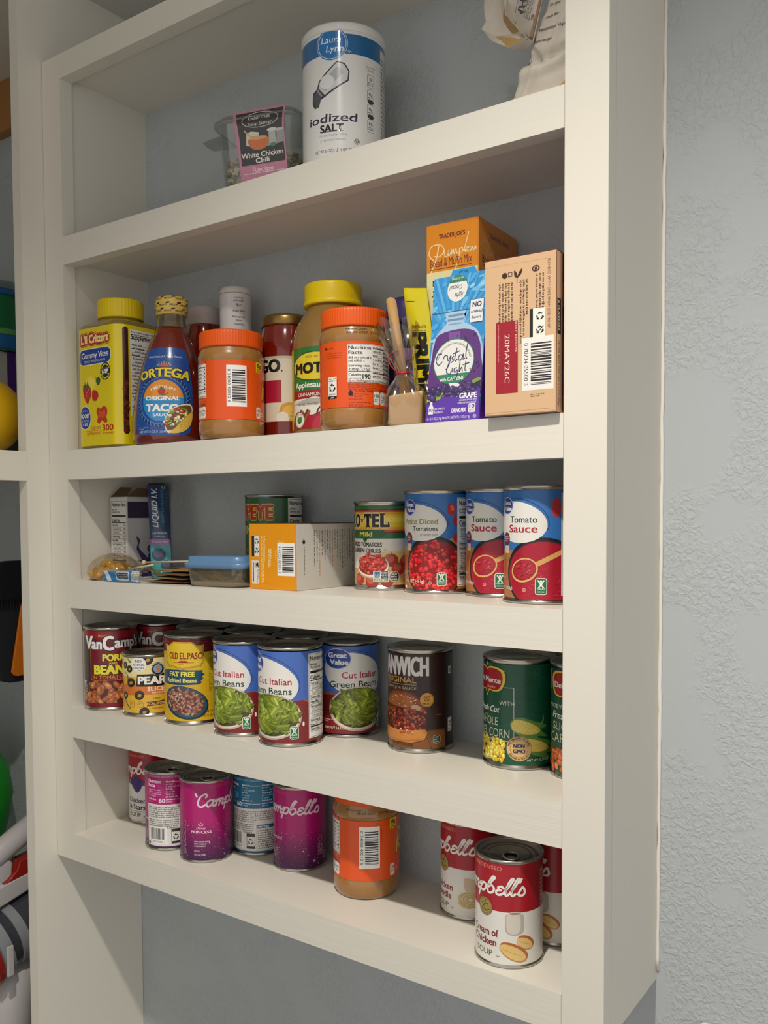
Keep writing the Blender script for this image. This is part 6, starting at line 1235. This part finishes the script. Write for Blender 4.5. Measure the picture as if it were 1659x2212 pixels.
e1 = (Vector(V['N'])-Vector(V['M'])).normalized(); e2 = Vector(V['I'])-Vector(V['N']); e2 = (e2-e1*e2.dot(e1)).normalized(); nn = e1.cross(e2); nn = nn if nn.y < 0 else -nn
A.build('sack_panel', lambda x, y, o: Vector(V['M'])+e1*x*MM+e2*y*MM+nn*(o+.0014), t, PAPER, sx=0, clip=(1, 1, 45, 24))
# ------------------------------------------------------------------ things in the pantry cabinet at the left edge of the view
zs = .0856
t = thing('play_ball', 'yellow ball on the pantry cabinet shelf at the left edge', 'ball', (-.8300, -.0320, zs)); r_ = .0530
bm = bmesh.new(); bmesh.ops.create_uvsphere(bm, u_segments=48, v_segments=32, radius=r_); bmesh.ops.translate(bm, verts=bm.verts, vec=(0, 0, r_))
obj('ball_skin', bm, mat('yellow_rubber', '#d8a80c', .45), t, True)
t = thing('play_ball', 'small grey ball half hidden behind the yellow ball', 'ball', (-.8980, .0420, zs)); r_ = .0330
bm = bmesh.new(); bmesh.ops.create_uvsphere(bm, u_segments=40, v_segments=24, radius=r_); bmesh.ops.translate(bm, verts=bm.verts, vec=(0, 0, r_))
obj('ball_skin', bm, mat('grey_rubber', '#6a6a68', .5), t, True)
t = thing('gift_box', 'white box with a purple stripe under the green canister', 'box', (-.9780, .0690, zs))
obj('box_card', box(-.042, .042, -.060, .060, .0003, .1660, bev=.002), mat('white_box_card', '#b9b6b0', .55), t)
obj('purple_band', loft([[(.0424, y, .001), (.0424, y, .1664), (-.0424, y, .1664), (-.0424, y, .001)] for y in (.0030, .0170)]), mat('purple_ribbon', '#4a1f78', .5), t)
t = thing('canister', 'green tinted plastic canister with blue rim standing on the white box', 'canister', (-.9720, .0720, zs+.1668))
obj('canister_body', lathe([(.044, .0002), (.048, .001), (.0488, .004), (.0488, .030), (.0488, .078), (.047, .082), (.047, .092)], 48), mat('green_plastic', '#14693c', .25, coat=.6), t, True, sharp=R(40))
obj('blue_base_band', lathe([(.0490, .002), (.0497, .003), (.0497, .0215), (.0490, .0225)], 48), mat('blue_plastic_band', '#1a5f9c', .35, coat=.4), t, True)
obj('pale_stripe', lathe([(.0489, .0235), (.0494, .0240), (.0494, .0315), (.0489, .0320)], 48), mat('pale_green_band', '#5c9c5a', .4), t, True)
obj('rim', lathe([(.0472, .0830), (.0515, .0835), (.0520, .0865), (.0515, .0905), (.0475, .0910)], 48), mat('blue_plastic_band'), t, True)
obj('clear_dome', lathe([(.0490, .0912), (.0485, .0960), (.047, .101), (.044, .1045), (.036, .1062), (0, .1068)], 48, fn=lambda a: 1+.03*math.sin(9*a)), clear('clear_dome_plastic', '#d6e6ea', .16, .06, '#8aa0a8', .2), t, True)
# hanging black case with an orange flap
t = thing('padded_case', 'black padded case with an orange flap hanging low in the pantry cabinet', 'case', (-.9150, .0780, -.2480))
def slab(pts, x0, x1, bev=.004):
    bm = bmesh.new(); f = bm.faces.new([bm.verts.new((x0, y, z)) for y, z in pts]); r = bmesh.ops.extrude_face_region(bm, geom=[f])
    for v in r['geom']:
        if isinstance(v, bmesh.types.BMVert): v.co.x = x1
    bmesh.ops.recalc_face_normals(bm, faces=bm.faces)
    if bev: bmesh.ops.bevel(bm, geom=[e for e in bm.edges if abs(e.verts[0].co.x-e.verts[1].co.x) < 1e-6], offset=bev, segments=3, affect='EDGES', profile=.6)
    return bm
o = rsq(.055, .0915, .028, 0, 8); blk = bumpy(mat('black_nylon', '#14181c', .7), 220, .3, .0008)
obj('case_body', slab([(x, y+.0915) for x, y, z in o], -.012, .012, .005), blk, t, True)
bm = bmesh.new()
for i in range(22): bx(bm, .0122, .0142, -.050+i*.0046, -.0476+i*.0046, .112, .126, bev=.0006)
obj('ribbed_band', bm, blk, t)
obj('wall_hook', box(-.006, .006, .0545, .0613, .150, .160, bev=.001), steel, t)
obj('orange_flap', slab([(-.034, .0175), (-.030, .012), (-.024, .0105), (.042, .0105), (.042, .125), (-.010, .125), (-.014, .121), (-.0165, .114)], .0146, .0186, .0012), mat('orange_flap', '#c96a0a', .5), t, True, sharp=R(40))
# green jug
t = thing('green_jug', 'large bright green plastic jug at the far left edge above the vacuum', 'jug', (-1.0200, .0200, -.7998))
obj('jug_body', lathe([(.050, 0), (.056, .003), (.058, .02), (.060, .22), (.066, .28), (.078, .33), (.0835, .365), (.078, .405), (.060, .435), (.035, .450), (.030, .465), (.030, .480), (0, .481)], 56), mat('green_plastic_bright', '#0c8c1c', .4), t, True)
# stick vacuum
t = thing('stick_vacuum', 'white and red stick vacuum cleaner with dark dust cup at lower left', 'vacuum cleaner', (-.8750, .0250, -.7997))
wp = mat('white_abs', '#b9b4b4', .35, coat=.2); rp = mat('red_abs', '#8c1a10', .35, coat=.3); dp = mat('smoky_cup', '#3a3d44', .2, coat=.6); gp = mat('grey_abs', '#85868a', .4)
zz = -.7997
obj('wand', tube([(.004, -.120, -.5280-zz), (.004, -.02, -.4820-zz), (.004, .096, -.4280-zz)], .0170, 24), wp, t, True)
obj('wand_clip', slab([(-.034, -.502-zz), (-.016, -.495-zz), (-.010, -.500-zz), (-.012, -.522-zz), (-.022, -.530-zz), (-.034, -.528-zz)], .004, .016, .003), wp, t, True)
obj('top_housing', slab([(-.120, -.576-zz), (.100, -.527-zz), (.100, -.508-zz), (-.120, -.537-zz)], -.014, .024, .005), wp, t, True, sharp=R(40))
obj('red_trim', slab([(-.040, -.534-zz), (-.034, -.527-zz), (-.020, -.522-zz), (-.007, -.512-zz), (-.002, -.499-zz), (.060, -.492-zz), (.060, -.520-zz), (-.020, -.530-zz)], .0, .0225, .002), rp, t, True, sharp=R(40))
ax = Matrix.Rotation(R(-90), 4, 'X'); tilt = Matrix.Rotation(R(14), 4, 'X')
def cyl(name, prof, m):
    bm = lathe(prof, 56); bmesh.ops.transform(bm, matrix=Matrix.Translation((.006, -.042, -.6120-zz)) @ tilt @ ax, verts=bm.verts); return obj(name, bm, m, t, True, sharp=R(40))
cyl('dust_cup', [(.040, .004), (.0455, .006), (.0455, .094), (.040, .098)], dp)
cyl('cup_collar', [(.050, -.012), (.0535, -.010), (.0535, .006), (.050, .008)], gp)
cyl('red_ring', [(.0535, -.0235), (.0555, -.022), (.0555, -.0140), (.0535, -.0125)], rp)
cyl('motor_housing', [(.030, -.115), (.046, -.110), (.0535, -.085), (.0535, -.024), (.0530, -.0125), (.045, -.011)], wp)
cyl('cup_ring', [(.0462, .022), (.0475, .023), (.0475, .036), (.0462, .037)], gp)
obj('latch', box(.0585, .0630, -.050, -.040, -.640-zz, -.597-zz, bev=.0015), wp, t)
obj('lower_tube', tube([(.004, .016, -.652-zz), (.006, -.004, -.672-zz), (.006, -.014, -.700-zz), (.006, -.014, .001)], [.018, .0300, .0330, .0330], 32), wp, t, True)
obj('tube_seam', tube([(.006+.0334*math.cos(a), -.014+.0334*math.sin(a), -.752-zz) for a in (2*math.pi*i/40 for i in range(40))], .0006, 6, closed=True), gp, t, True)
obj('foot_pedal', slab([(.020, -.690-zz), (.034, -.672-zz), (.040, -.690-zz), (.034, -.715-zz), (.024, -.712-zz)], .0, .010, .002), rp, t, True)
# a corner of a white plate on the wall at the lower right
t = thing('wall_plate', 'white rounded plate on the textured wall at the bottom right corner', 'wall plate', (.1170, D-.0006, -.5400))
o = rsq(.036, .058, .006, 0, 6)
bm = loft([[(x*k, -y, z*k+.014*0) for x, z, _ in o] for y, k in ((0, 1), (.004, 1), (.006, .96))]); 
for v in bm.verts: v.co.z -= .18*0
obj('plate', bm, mat('white_plate_plastic', '#dad7d0', .35), t, True, sharp=R(40))
